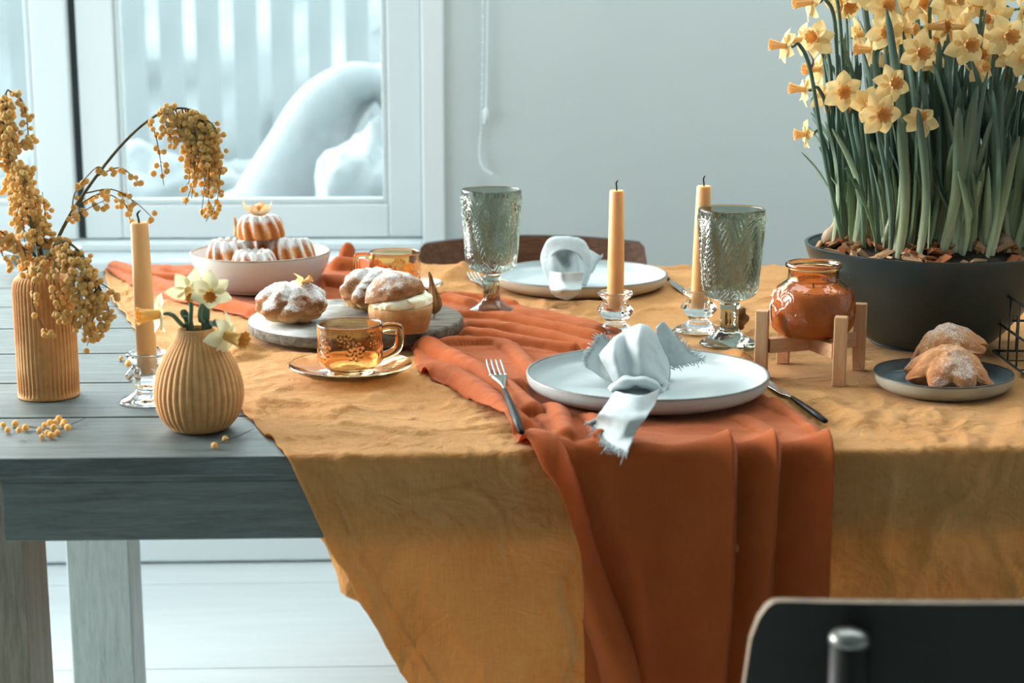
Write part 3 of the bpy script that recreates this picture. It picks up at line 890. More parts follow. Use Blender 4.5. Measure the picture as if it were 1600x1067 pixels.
m_jarwax = M('cinnamon_wax', (196, 124, 68), (206, 136, 78), 60, rough=.55, sss=.3)
jar = thing('jar_candle', 'amber glass jar candle with embossed scales standing on the bamboo stand', 'candle jar', (cen.x, cen.y, ZJ), rz=.4)
def jar_outer():
    o = catmull([(.0002, .001), (.030, .0), (.038, .0012), (.0435, .006), (.0478, .018), (.0488, .032), (.0472, .046), (.042, .056), (.0345, .0625), (.0310, .0655), (.0298, .069), (.0296, .077), (.0300, .0795), (.0325, .0810), (.0332, .0832), (.0325, .0855), (.0308, .0865)], 130)
    i = catmull([(.0288, .0858), (.0275, .080), (.0272, .069), (.031, .0620), (.040, .0535), (.0447, .045), (.0463, .032), (.0453, .018), (.041, .008), (.036, .0045), (.0002, .004)], 60)
    prof = np.vstack([o, i]); no = len(o)
    def rf(tt, rr, zz, ii):
        per = 12
        z_ = (zz-.004)/.0105
        best = np.full_like(zz, -1.0)
        for row in range(0, 6):
            ph = (tt*per/(2*np.pi) + (row % 2)*.5) % 1 - .5
            du = ph*2*math.pi*.048/per; dv = zz - (.002 + row*.0105)
            rho = np.hypot(du, dv)
            dd = np.exp(-((rho-.0122)/.0009)**2) + .6*np.exp(-((rho-.0088)/.0008)**2)
            best = np.where((dv > 0) & (rho < .0136), np.maximum(best, dd), best)
        d = np.maximum(best, 0)*sstep(.003, .008, zz)*sstep(.061, .054, zz)
        return rr + np.where(ii < no, .0018*d, 0)
    return MB().lathe(prof, 260, rf)
jar_outer().build('jar_glass', m_amber_d, jar)
MB().lathe(catmull([(.0002, .0046), (.0360, .0044), (.0413, .0079), (.0457, .018), (.0467, .032), (.0451, .045), (.0405, .0535), (.03, .0530), (.0002, .0530)], 40), 64).build('wax', m_jarwax, jar)
MB().tube([(0, 0, .052), (.0004, 0, .062)], .0009, 6).build('wick', m_wick, jar)
def paper(root, th, z0, z1, w_, rad):
    k = np.linspace(-w_, w_, 10); zz2 = np.linspace(z0, z1, 8)
    rr = np.interp(zz2, [.006, .018, .032, .046], [.0447, .0490, .0502, .0486])
    G = np.stack([np.stack([rr[i]*np.cos(th+k), rr[i]*np.sin(th+k), np.full(10, zz2[i])], -1) for i in range(8)])
    MB().grid(G).grid((G*np.array([.988, .988, 1]))[::-1]).build('paper_label', m_plate, root)
paper(jar, R(174)-.4, .012, .038, .12, .05)
# ================================================================== vases
def clay(name, c1, c2):
    t = NT(name); v = t.coord()
    n = t.noise(v, 90, 4); n2 = t.noise(v, 900, 2)
    c = t.ramp(t.math('ADD', t.math('MULTIPLY', n, .6), t.math('MULTIPLY', n2, .4)), [(.38, c1), (.62, c2)])
    return t.done(t.bsdf(Base_Color=c, Roughness=.72, Normal=t.bump(n2, .25, .0006), Specular_IOR_Level=.3))
m_clay = clay('ochre_clay', (202, 146, 92), (216, 164, 110))
pv = at_z(77, 618, T); s = mpp(pv)
bv = thing('bottle_vase', 'tall cylindrical ribbed ochre vase holding mimosa branches on the left', 'vase', (pv.x, pv.y, T+.0005))
rb = 47*s; hb = 217*s
prof = catmull([(.0002, 0), (rb*.90, 0), (rb*.97, .002), (rb, .006), (rb, hb*.40), (rb*1.0, hb*.74), (rb*.985, hb*.80), (rb*.90, hb*.855), (rb*.62, hb*.90), (rb*.42, hb*.925), (rb*.375, hb*.95), (rb*.375, hb*.985), (rb*.36, hb)], 120)
inn = catmull([(rb*.31, hb*.998), (rb*.30, hb*.95), (rb*.32, hb*.92), (rb*.8, hb*.85), (rb*.9, hb*.78), (rb*.92, .01), (.0002, .008)], 30)
def ribs(n, dep, z0, z1, zt0, zt1, no):
    def f(tt, rr, zz, ii):
        c = np.abs(np.cos(tt*n/2))**.7
        k = sstep(z0, z1, zz)*sstep(zt1, zt0, zz)
        return np.where(ii < no, rr*(1 - dep*(1-c)*k), rr)
    return f
MB().lathe(np.vstack([prof, inn]), 400, ribs(44, .085, .003, .009, hb*.82, hb*.90, 120)).build('body', m_clay, bv)

pv2 = at_z(313, 670, T); s2 = mpp(pv2)
rv = thing('round_vase', 'pear-shaped ribbed ochre vase holding pale daffodils', 'vase', (pv2.x, pv2.y, T+.0005))
r0, h0 = 69.5*s2, 160*s2
prof = catmull([(.0002, 0), (r0*.50, 0), (r0*.60, .001), (r0*.70, h0*.035), (r0*.90, h0*.15), (r0*.995, h0*.31), (r0*.985, h0*.45), (r0*.88, h0*.62), (r0*.68, h0*.78), (r0*.475, h0*.90), (r0*.412, h0*.965), (r0*.405, h0*.99), (r0*.385, h0)], 130)
inn = catmull([(r0*.34, h0*.997), (r0*.335, h0*.95), (r0*.5, h0*.85), (r0*.85, h0*.55), (r0*.9, h0*.3), (r0*.6, .01), (.0002, .007)], 30)
MB().lathe(np.vstack([prof, inn]), 400, ribs(38, .055, h0*.02, h0*.10, h0*.88, h0*1.0, 130)).build('body', m_clay, rv)
RV_TOP = pv2 + Vector((0, 0, h0))
BV_TOP = Vector((pv.x, pv.y, T + hb))

# dark green bowl at the back left, on the far edge of the table
m_dgreen = M('dark_green_glaze', (84, 104, 98), rough=.35)
pg = at_z(70, 428, T)
gb = thing('green_bowl', 'dark green rounded bowl at the far left behind the bottle vase', 'bowl', (pg.x, pg.y, T+.0005))
MB().lathe(np.vstack([catmull([(.0002, 0), (.022, 0), (.028, .003), (.046, .014), (.058, .028), (.062, .040)], 30), catmull([(.060, .040), (.056, .029), (.044, .017), (.0002, .006)], 20)]), 64).build('body', m_dgreen, gb)
MB().lathe([(.0600, .0395), (.0606, .0412), (.0616, .0412), (.0622, .0395)], 64).build('rim', m_dgreen, gb)

# ================================================================== cutlery
m_steel = M('brushed_steel', (196, 196, 190), (176, 176, 172), 200, rough=.22, metal=1, stretch=(1, 1, 8))
m_handle = M('black_resin', (12, 13, 13), rough=.4, spec=.12)
def loft(mb, stations, n=12):
    """stations: (x, halfw, halfh, z) along +x"""
    th = np.arange(n)*2*np.pi/n
    G = np.stack([np.stack([np.full(n, x), w_*np.cos(th), z+h*np.sin(th)], -1) for x, w_, h, z in stations])
    mb.grid(G, closed_u=True)
    return mb
def orient(root, p0, p1):
    d = Vector(p1)-Vector(p0)
    root.rotation_euler = (0, -math.atan2(d.z, math.hypot(d.x, d.y)), math.atan2(d.y, d.x))
def fork(p_tip, p_end, lab):
    """origin at the handle end, +x towards the tines"""
    L = (Vector(p_tip)-Vector(p_end)).length
    f = thing('fork', lab, 'fork', p_end); orient(f, p_end, p_tip)
    HL = L*.56
    loft(MB(), [(0, .0002, .0002, .004), (.001, .0032, .0025, .004), (HL*.3, .0046, .0034, .004), (HL*.75, .0038, .003, .0036), (HL, .0028, .0024, .0034), (HL+.0005, .0002, .0002, .0034)]).build('handle', m_handle, f)
    nk = MB(); loft(nk, [(HL-.002, .0026, .0022, .0034), (HL+.012, .0022, .0014, .0038), (HL+.026, .0032, .0012, .0034), (L*.76, .0092, .0010, .0020), (L*.80, .0100, .0010, .0018), (L*.80+.001, .0095, .0008, .0018)])
    nk.build('neck', m_steel, f)
    for k in range(4):
        y = (k-1.5)*.0056
        MB().tube(catmull([(L*.79, y, .0018), (L*.86, y, .0022), (L*.95, y, .0040), (L, y*.95, .0060)], 12), [.0016]*8+[.0015, .0013, .0011, .0006], 8, flat=.7).build('tine', m_steel, f)
    return f
def knife(p_tip, p_end, lab, blade=.5):
    L = (Vector(p_tip)-Vector(p_end)).length
    f = thing('knife', lab, 'knife', p_end); orient(f, p_end, p_tip)
    HL = L*blade
    loft(MB(), [(0, .0002, .0002, .004), (.001, .0030, .0026, .004), (HL*.3, .0044, .0036, .004), (HL*.8, .0034, .0030, .004), (HL, .0024, .0024, .004), (HL+.0005, .0002, .0002, .004)]).build('handle', m_handle, f)
    loft(MB(), [(HL-.002, .0022, .0022, .004), (HL+.01, .0024, .0016, .0038), (HL+.025, .0060, .0008, .0032), (L*.9, .0078, .0007, .0026), (L*.97, .0055, .0006, .0026), (L, .0004, .0003, .0026)]).build('blade', m_steel, f)
fork(at_z(771, 570, T+.024)+Vector((0, .004, 0)), at_z(815, 682, T+.0225), 'fork with black handle lying on the runner left of the front plate')
k0 = at_z(1290, 664, TC+.001); k1 = at_z(1205, 604, TC+.001); k1 = k0 + (k1-k0).normalized()*.205
knife(k1, k0, 'knife with black handle lying right of the front plate', .52)
fork(at_z(738, 430, TC+.002), at_z(764, 462, TC+.002) + Vector((.01, -.09, .002)), 'fork behind the left goblet beside the far plate')
knife(at_z(1076, 462, TC+.001), at_z(1020, 424, TC+.001), 'black-handled knife at the right of the far plate', .5)

# ================================================================== round board
def board_mat():
    t = NT('grey_wood_board')
    v = t.coord((3, 26, 26))
    f = t.noise(v, 5, 7, .65, .5)
    c = t.ramp(f, [(.34, (70, 64, 56)), (.52, (104, 97, 86)), (.68, (126, 119, 108))])
    g = t.new('NewGeometry'); sep = t.new('SeparateXYZ'); t.set(sep.inputs[0], g.outputs['Normal'])
    sp_ = t.new('SeparateXYZ'); t.set(sp_.inputs[0], t.tc.outputs['Object'])
    # spilled icing sugar: patches on the left of the board
    d1 = t.math('MULTIPLY', t.math('SUBTRACT', -.05, sp_.outputs[0]), 9.0)
    patchy = t.noise(t.coord(), 16, 5, .7); fine = t.noise(t.coord(), 1500, 2, .6)
    s1 = t.math('ADD', t.math('ADD', d1, t.math('MULTIPLY', patchy, 1.6)), t.math('MULTIPLY', fine, 1.5))
    sug = t.ramp(s1, [(.0, (0, 0, 0)), (1.0, (255, 255, 255))])
    r = t.new('ValToRGB'); t.set(r.inputs[0], t.math('MULTIPLY', s1, .5)); r.color_ramp.elements[0].position = .62; r.color_ramp.elements[1].position = 1.0
    up = t.math('GREATER_THAN', sep.outputs[2], .5)
    c = t.mix(t.math('MULTIPLY', t.math('MULTIPLY', r.outputs[0], up), .8), c, lin((212, 218, 216)))
    return t.done(t.bsdf(Base_Color=c, Roughness=.8, Specular_IOR_Level=.25, Normal=t.bump(f, .4, .001)))
m_board = board_mat()
ZB = TC + .007
bd_ = thing('serving_board', 'round grey wooden serving board dusted with sugar under the buns', 'board', (P_BOARD[0], P_BOARD[1], ZB))
rbd = .1425
MB().lathe([(.0002, 0), (rbd-.003, 0), (rbd-.001, .001), (rbd, .003), (rbd, .0125), (rbd-.0006, .0142), (rbd-.002, .0155), (rbd-.004, .016), (.0002, .016)], 160).build('disc', m_board, bd_, angle=50)
ZBT = ZB + .016

# ================================================================== white bowl
m_porc = M('white_porcelain', (208, 212, 212), rough=.25)
m_brline = M('brown_rim_line', (120, 96, 74), (160, 140, 118), 60, rough=.4)
ZBW = TC + .009
bw = thing('serving_bowl', 'white porcelain bowl filled with small ring cakes', 'bowl', (P_BOWL[0], P_BOWL[1], ZBW))
ro = .105
MB().lathe(np.vstack([catmull([(.0002, 0), (ro*.60, 0), (ro*.68, .002), (ro*.80, .010), (ro*.92, .028), (ro*.985, .046), (ro, .0545)], 40), catmull([(ro*.972, .0545), (ro*.95, .044), (ro*.88, .026), (ro*.76, .011), (ro*.6, .005), (.0002, .0045)], 40)]), 128).build('body', m_porc, bw)
MB().lathe([(ro*.970, .054), (ro*.974, .0556), (ro*.986, .0562), (ro*.998, .0556), (ro*1.002, .054)], 128).build('rim', m_brline, bw)
# ================================================================== baking
def baked(name, dark, mid, light, sugar=(228, 232, 232)):
    """crust colour by noise; a painted-on per-vertex 'sugar' value says where icing sugar was sieved"""
    t = NT(name); v = t.coord()
    n = t.noise(v, 60, 6, .65); fine = t.noise(v, 700, 3, .7)
    cr = t.new('Attribute', attribute_name='crust')
    f = t.math('ADD', t.math('MULTIPLY', n, .55), t.math('MULTIPLY', cr.outputs['Fac'], .6))
    c = t.ramp(f, [(.25, light), (.5, mid), (.8, dark)])
    at = t.new('Attribute', attribute_name='sugar')
    s = t.math('ADD', t.math('MULTIPLY', at.outputs['Fac'], 1.0), t.math('MULTIPLY', t.math('SUBTRACT', fine, .5), 2.4))
    s = t.math('ADD', s, t.math('MULTIPLY', t.math('SUBTRACT', t.noise(v, 130, 3), .5), .7))
    r = t.new('ValToRGB'); t.set(r.inputs[0], s); r.color_ramp.elements[0].position = .35; r.color_ramp.elements[1].position = .95
    c = t.mix(t.math('MULTIPLY', r.outputs[0], .92), c, lin(sugar))
    return t.done(t.bsdf(Base_Color=c, Roughness=.7, Normal=t.bump(t.math('ADD', n, t.math('MULTIPLY', fine, .7)), .8, .0024), Specular_IOR_Level=.3))
m_bundt = baked('golden_ring_cake', (176, 88, 34), (214, 138, 70), (236, 178, 116))
m_bun = baked('baked_bun', (120, 74, 38), (176, 122, 72), (208, 164, 112))
m_star = baked('brown_star_cake', (150, 84, 42), (190, 124, 72), (206, 150, 98))
m_cream = M('vanilla_cream', (238, 232, 204), (232, 224, 192), 30, rough=.4, sss=.3)
def set_attr(o, name, vals):
    a_ = o.data.attributes.new(name, 'FLOAT', 'POINT'); a_.data.foreach_set('value', np.asarray(vals, 'f'))
def sug_from_normal(o, lo=.25, hi=.9, gain=1.0):
    me = o.data; n = np.zeros(len(me.vertices)*3, 'f'); me.vertices.foreach_get('normal', n); n = n.reshape(-1, 3)
    return gain*sstep(lo, hi, n[:, 2])

def bundt(name, loc, R0, H, lab, cat, group, rz=0, tilt=(0, 0), streak=.9, parent=None):
    n, m = 144, 60
    ph = np.linspace(0, 2*np.pi, m, endpoint=False)      # around the tube section
    rc, rt = R0*.62, R0*.38
    th = np.linspace(0, 2*np.pi, n, endpoint=False)
    TH, PH = np.meshgrid(th, ph)
    zz = np.sin(PH); zz = np.where(zz < 0, np.sign(zz)*np.abs(zz)**.35*.55, zz)
    z = (zz + .55)/1.55*H
    rr = rc + rt*np.cos(PH)*np.where(np.cos(PH) > 0, 1.0, 1.0)*(1.0 - .12*np.clip(z/H, 0, 1))
    sw = np.cos(12*(TH + 9*z*.9))
    outer = sstep(-.2, .4, np.cos(PH))*sstep(.0, .12, z/H)
    rr = rr*(1 + .065*(np.abs(sw)**.7*np.sign(sw))*outer)
    z = z + .0012*sw*sstep(.6, 1, z/H)
    G = np.stack([rr*np.cos(TH), rr*np.sin(TH), z], -1)
    G = np.concatenate([G, G[:1]])
    o = MB().grid(G[::-1], closed_u=True).build(name, m_bundt, loc=loc)
    o.rotation_euler = (tilt[0], tilt[1], rz)
    sw2 = np.concatenate([sw, sw[:1]])[::-1].ravel(); zz2 = np.concatenate([z, z[:1]])[::-1].ravel()/H
    s = sstep(.62, .95, zz2 + .12*noise(G[::-1][..., 0].ravel()*150, G[::-1][..., 1].ravel()*150)) + streak*.75*sstep(.35, .9, sw2)*sstep(.1, .5, zz2)
    set_attr(o, 'sugar', s); set_attr(o, 'crust', .5 - .35*sw2)
    tag(o, lab, cat, group)
    return o
gname = 'ring cakes in the white bowl'
bx0, by0 = P_BOWL[0], P_BOWL[1]
zc0 = ZBW + .0165
for dx, dy, r_, h_, lab, rz, tl in ((-.043, -.012, .0370, .058, 'sugared ring cake at the left of the bowl', .2, (.0, .0)), (-.004, -.050, .0335, .047, 'sugared ring cake at the front of the bowl, below the top one', .9, (0, 0)),
                                    (.046, -.004, .0360, .058, 'sugared ring cake at the right of the bowl showing its hole', .4, (-.12, .06)), (.002, .050, .0355, .058, 'sugared ring cake at the back of the bowl, mostly hidden', .1, (0, 0))):
    bundt('ring_cake', (bx0+dx, by0+dy, zc0), r_, h_, lab, 'cake', gname, rz, tl)
ztop_c = zc0 + .056
bundt('ring_cake', (bx0+.001, by0+.004, ztop_c), .0350, .036, 'ring cake on top of the pile crowned with a physalis', 'cake', gname, .5, (-.06, .0))

# physalis fruit with papery husk
m_husk = M('papery_husk', (206, 178, 134), (180, 148, 104), 80, rough=.7, transl=.45)
m_husk_d = M('dried_brown_husk', (164, 120, 72), (120, 84, 48), 70, rough=.75, transl=.15, bump=.3)
m_berry = M('orange_berry', (226, 140, 62), (232, 156, 80), 40, rough=.3, sss=.3)
def husk_lobe(L, W, curl, n=14, m=9):
    u = np.linspace(0, 1, n)[:, None]; v = np.linspace(-1, 1, m)[None]
    w_ = W*np.sin(np.pi*np.clip(u*.93+.07, 0, 1))**.75*(1-.35*u)
    ang = curl*u
    x = L*np.sin(ang)/np.maximum(curl, .01); z = L*(1-np.cos(ang))/np.maximum(curl, .01)
    return np.stack([x+0*v, w_*v, z + .25*w_*v**2*1.0 + .0006*np.sin(v*9)], -1)
def physalis(loc, lab, r=.0095, group=None):
    o = thing('physalis', lab, 'physalis', loc)
    MB().ico((0, 0, r), r, 3).build('berry', m_berry, o)
    for k in range(5):
        a_ = k*2*math.pi/5 + .25
        L = (.034, .030, .038, .027, .033)[k]
        q = MB().grid(husk_lobe(L, .0105, (1.9, 2.0, 1.3, 2.2, 1.5)[k])).build('husk_lobe', m_husk, o, loc=(0, 0, .0006)); q.rotation_euler.z = a_
    return o
physalis((bx0+.001, by0-.004, ztop_c+.0365), 'orange physalis in open papery husk on the topmost ring cake')
def lantern(name, loc, L, Rr, rot, lab, mat, ribs_=5, tip=.35):
    o = thing(name, lab, 'physalis', loc); o.rotation_euler = rot
    u = np.linspace(0, 1, 34); th = np.linspace(0, 2*np.pi, 50, endpoint=False)
    pr = Rr*np.interp(u, [0, .08, .2, .35, .5, .65, .82, .94, 1], [.2, .7, 1, .92, .6, .34, .24, .2, .08])
    G = []
    for i in range(34):
        rr = pr[i]*(1 + .12*np.cos(th*ribs_)) * (1 + .10*noise(np.cos(th)*3, np.sin(th)*3, u[i]*6))
        b = tip*Rr*max(0, u[i]-.6)**2*4
        G.append(np.stack([rr*np.cos(th)+b, rr*np.sin(th), np.full(50, u[i]*L)], -1))
    MB().grid(np.stack(G), closed_u=True).build('husk', mat, o)
    MB().tube(catmull([(0, 0, .001), (.001, 0, -.004), (.003, .001, -.008)], 8), .0009, 6).build('stalk', mat, o)
    return o
pe = at_z(679, 497, ZBT)
lantern('physalis_husk', (pe.x, pe.y, ZBT+.006), .058, .0108, (R(-4), R(6), R(200)), 'closed brown physalis husk standing upright on the board behind the cream bun', m_husk_d)
pe = at_z(1150, 518, TC)
o = lantern('physalis_husk', (pe.x+.004, pe.y-.012, TC+.016), .034, .0165, (R(-78), R(0), R(25)), 'round dried physalis husk lying right of the goblet stem', m_husk_d, 6, 0)
pe = at_y(374, 392, by0+.03)
lantern('physalis_husk', (bx0-.030, by0+.012, zc0+.058), .034, .009, (R(6), R(-20), R(20)), 'pale physalis husk sticking up behind the top ring cake', m_husk)

# --- lobed sugared buns on the board
def lobed(name, loc, R0, H, nl, seed, lab, rz=0, tilt=(0, 0), depth=.16, group='sugared buns on the board', squash=1.0):
    v, f = ICO(5)
    x, y, z = v.T
    th = np.arctan2(y, x); el = np.arcsin(np.clip(z, -1, 1))
    lobe = np.abs(np.cos(nl/2*(th + .25*np.sin(el*2+seed))))**.7
    k = np.cos(el)**.6
    r = 1 - depth*(1-lobe)*k + .07*fbm(x*2.3+seed, y*2.3, z*2.3) + .03*fbm(x*7+seed, y*7, z*7)
    zz = np.where(z < 0, z*.62, z)
    # top centre sinks a little like a pumpkin
    dip = .16*np.exp(-((np.hypot(x, y))/.28)**2)*(z > 0)
    P_ = np.stack([x*r*R0, y*r*R0*squash, ((zz*r + .60)/1.6 - dip*.6)*H], -1)
    P_[:, 2] = np.maximum(P_[:, 2], 0)
    o = MB().add(P_, f).build(name, m_bun, loc=loc); o.rotation_euler = (tilt[0], tilt[1], rz)
    s = sug_from_normal(o, -.2, .6, 1.05) * (.75 + .5*noise(P_[:, 0]*70+seed, P_[:, 1]*70, P_[:, 2]*70)); s = s*sstep(.25, .5, P_[:, 2]/H)
    set_attr(o, 'sugar', s); set_attr(o, 'crust', .25 + .5*lobe*sstep(.1, .5, P_[:, 2]/H) - .3*sstep(.35, .1, P_[:, 2]/H))
    tag(o, lab, 'bun', group); return o
pa = at_z(457, 504, ZBT)
bunA = lobed('pumpkin_bun', (pa.x, pa.y, ZBT+.0005), .0465, .056, 7, 3.0, 'sugared lobed bun at the left of the board topped with a daffodil', .4, depth=.20)
pb = at_z(583, 487, ZBT)
bunB = lobed('pumpkin_bun', (pb.x, pb.y+.012, ZBT+.0005), .0455, .060, 7, 8.0, 'sugared lobed bun in the middle of the board behind the cream bun', 1.0, depth=.24)
pcn = at_z(626, 516, ZBT)
cb = thing('cream_bun', 'cut bun filled with vanilla cream at the right of the board', 'bun', (pcn.x, pcn.y, ZBT+.0005))
rC = .0400
def nlathe(prof, n, amp, seed, fr=60):
    mb = MB().lathe(prof, n); v = mb.v[0]
    v += (amp*fbm(v[:, 0]*fr+seed, v[:, 1]*fr, v[:, 2]*fr))[:, None]*np.array([1, 1, .5]); return mb
o = nlathe(catmull([(.0002, 0), (rC*.82, 0), (rC*.90, .002), (rC*.95, .010), (rC*1.0, .022), (rC*1.015, .030), (rC*.98, .0325), (rC*.85, .032), (.0002, .031)], 50), 96, .0008, 2).build('base', m_bun, cb)
zz3 = np.array([v_.co.z for v_ in o.data.vertices]); set_attr(o, 'sugar', zz3*0); set_attr(o, 'crust', .30 - .35*sstep(.018, .031, zz3))
cm = nlathe(catmull([(.0002, .031), (rC*.80, .031), (rC*.96, .033), (rC*.99, .038), (rC*.93, .044), (rC*.70, .048), (.0002, .047)], 40), 96, .0034, 5, 70)
cm.build('cream', m_cream, cb)
v, f = ICO(5); x, y, z = v.T
lob = np.abs(np.cos(2.5*np.arctan2(y, x)+.8))
P_ = np.stack([x*rC*.98, y*rC*.98, np.where(z > 0, z, z*.12)*.031], -1)*(1 + .05*fbm(x*2.5, y*2.5, z*2.5+9) - .05*(1-lob)*np.cos(np.arcsin(z)))[:, None]
lid = MB().add(P_, f).build('lid', m_bun, cb, loc=(-.0075, .001, .0445)); lid.rotation_euler = (R(-4), R(-10), .3)
set_attr(lid, 'sugar', sug_from_normal(lid, .1, .9, .85)*(.45+.9*np.abs(noise(P_[:, 0]*60, P_[:, 1]*60, 4)))); set_attr(lid, 'crust', .55+0*z)

# --- two star-shaped cakes on the small plate
def starcake(loc, R0, H, nl, seed, lab, rz, tilt):
    v, f = ICO(6); x, y, z = v.T
    th = np.arctan2(y, x); rho = np.hypot(x, y)
    lobe = .5+.5*np.cos(nl*th)
    up = np.clip(z, 0, 1)
    hgt = np.where(z >= 0, z, z*.32)
    flare = sstep(.75, .0, z)              # lobes grow towards the foot
    r = 1 - .24*(1-lobe**.6)*flare*np.where(z < -.5, .6, 1)
    rad = np.where(z > 0, .66*rho + .34*rho*(1-up)**1.2, rho*(1 - .25*np.abs(z)**2))
    n_ = 1 + .04*fbm(x*3+seed, y*3, z*3)
    X_ = R0*rad*r*n_*np.cos(th); Y_ = R0*rad*r*n_*np.sin(th)
    Z_ = ((hgt + .32)/1.32)*H*n_
    arch = .30*(1-lobe)*sstep(.25, -.1, z)*H*.55*sstep(.35, .9, rho)
    Z_ = Z_ + np.where(z < .3, arch, 0)
    P_ = np.stack([X_, Y_, Z_], -1)
    o = MB().add(P_, f).build('star_cake', m_star, loc=loc); o.rotation_euler = (tilt[0], tilt[1], rz)
    set_attr(o, 'sugar', .50*sug_from_normal(o, -.1, .8)*(.4+.8*sstep(-.4, .6, noise(P_[:, 0]*25+seed, P_[:, 1]*25)))); set_attr(o, 'crust', .1+.65*flare*lobe)
    tag(o, lab, 'cake', 'star cakes on the small plate'); return o
ps = at_z(1478, 605, TC+.005)
starcake((ps.x, ps.y-.004, TC+.0048), .0520, .050, 8, 1.0, 'star-shaped brown cake at the front of the slate-blue plate', .2, (R(4), R(2)))
ps2 = at_z(1470, 575, TC+.005)
starcake((ps2.x+.001, P_SPLATE[1]+.042, TC+.018), .0460, .050, 7, 6.0, 'star-shaped brown cake behind the other one on the slate-blue plate', .9, (R(-14), R(-6)))
# ================================================================== flowers
m_stem = M('leaf_green_stem', (74, 98, 74), (98, 120, 86), 30, rough=.5)
m_petal_y = M('soft_yellow_petal', (240, 208, 142), (244, 220, 164), 25, rough=.6, transl=.3)
m_trum_y = M('apricot_trumpet', (248, 202, 130), (251, 216, 154), 25, rough=.6, transl=.25)
m_petal_w = M('cream_petal', (236, 228, 184), (242, 236, 202), 25, rough=.6, transl=.3)
m_trum_o = M('orange_trumpet', (240, 186, 92), (244, 198, 112), 25, rough=.6, transl=.25)
m_spathe = M('brown_spathe', (150, 104, 60), (184, 138, 84), 40, rough=.8, transl=.2)
def petal_mesh(name, mat, bend, W=.36):
    n, m = 12, 7
    u = np.linspace(0, 1, n)[:, None]; v = np.linspace(-1, 1, m)[None]
    w_ = W*np.sin(np.pi*np.clip(u, 0, 1)**.85)**.75*(1-.15*u) + .06*(1-u)
    w_[-1] = .01
    x = .12 + .88*u + 0*v; y = w_*v
    z = bend*u**2 + .10*np.abs(v)*w_/.36 - .05*np.sin(u*7)*v
    return MB().grid(np.stack([x, y, z], -1)).mesh(name, mat)
def trumpet_mesh(name, mat, L=.72, r0=.16, r1=.32):
    prof = catmull([(.02, .0), (r0*.9, .01), (r0, .1), (r0*1.25, L*.4), (r1*.85, L*.8), (r1*1.05, L)], 18)
    inn = catmull([(r1*1.0, L-.005), (r1*.8, L*.8), (r0*1.15, L*.4), (.02, .1)], 12)
    def rf(tt, rr, zz, ii): return rr*(1 + .11*np.cos(tt*9)*sstep(L*.5, L, zz) + .03*np.cos(tt*6))
    return MB().lathe(np.vstack([prof, inn]), 54, rf).mesh(name, mat)
PET = {'y': [petal_mesh('petal', m_petal_y, b) for b in (-.12, .05, -.3)], 'w': [petal_mesh('petal', m_petal_w, b) for b in (-.1, .06, -.25)]}
TRU = {'y': [trumpet_mesh('trumpet', m_trum_y), trumpet_mesh('trumpet', m_trum_y, .85, .15, .28)], 'w': [trumpet_mesh('trumpet', m_trum_o, .62, .15, .27), trumpet_mesh('trumpet', m_trum_o, 1.0, .2, .36)]}
NECK = MB().lathe(catmull([(.01, -.42), (.07, -.38), (.085, -.28), (.055, -.18), (.06, -.08), (.14, .02)], 14), 14).mesh('neck', m_stem)
def flower_head(parent, pos, face, size, kind='y', tv=0, bendv=None, spin=None, np_=6):
    q = Vector(face).normalized().to_track_quat('Z', 'Y')
    B = Matrix.Translation(Vector(pos)) @ q.to_matrix().to_4x4() @ Matrix.Scale(size, 4)
    sp_ = random.uniform(0, 1) if spin is None else spin
    for k in range(np_):
        me = PET[kind][random.randrange(3) if bendv is None else bendv]
        o = bpy.data.objects.new('petal', me); link(o, parent)
        o.matrix_local = B @ Matrix.Rotation(sp_ + k*2*math.pi/np_ + random.uniform(-.08, .08), 4, 'Z') @ Matrix.Rotation(random.uniform(-.18, .18), 4, 'X') @ Matrix.Rotation(random.uniform(-.15, .15), 4, 'Y') @ Matrix.Scale(1 if k % 2 else .92, 4)
    o = bpy.data.objects.new('trumpet', TRU[kind][tv]); link(o, parent); o.matrix_local = B
    o = bpy.data.objects.new('neck', NECK); link(o, parent); o.matrix_local = B
    return Vector(pos) - Vector(face).normalized()*size*.40
def camdir(r, u, t):   # right, up, towards the viewer's side of the room
    return RT*r + Vector((0, 0, 1))*u - Vector((FW.x, FW.y, 0)).normalized()*t

# --- daffodils in the round vase
def leafstrap(path, w_, side=None, n=16, fold=.25):
    p = catmull(path, n); t = np.gradient(p, axis=0); t /= np.linalg.norm(t, axis=1)[:, None]
    sd = np.array(side if side is not None else (1, 0, 0), float)
    u = np.linspace(0, 1, n); ww = w_*np.interp(u, [0, .15, .75, .93, .98, 1], [.75, 1, 1, .8, .5, .2])
    rows = []
    for i in range(n):
        s_ = sd - t[i]*np.dot(sd, t[i]); s_ /= np.linalg.norm(s_); nn = np.cross(t[i], s_)
        rows.append([p[i] + s_*ww[i]*k + nn*fold*ww[i]*(k*k) for k in (-1, -.5, 0, .5, 1)])
    G = np.array(rows)
    nn = np.cross(t, np.broadcast_to(sd, t.shape)); nn /= np.linalg.norm(nn, axis=1)[:, None]
    return MB().grid(G).grid((G - nn[:, None]*.0006)[::-1])
YV = pv2.y
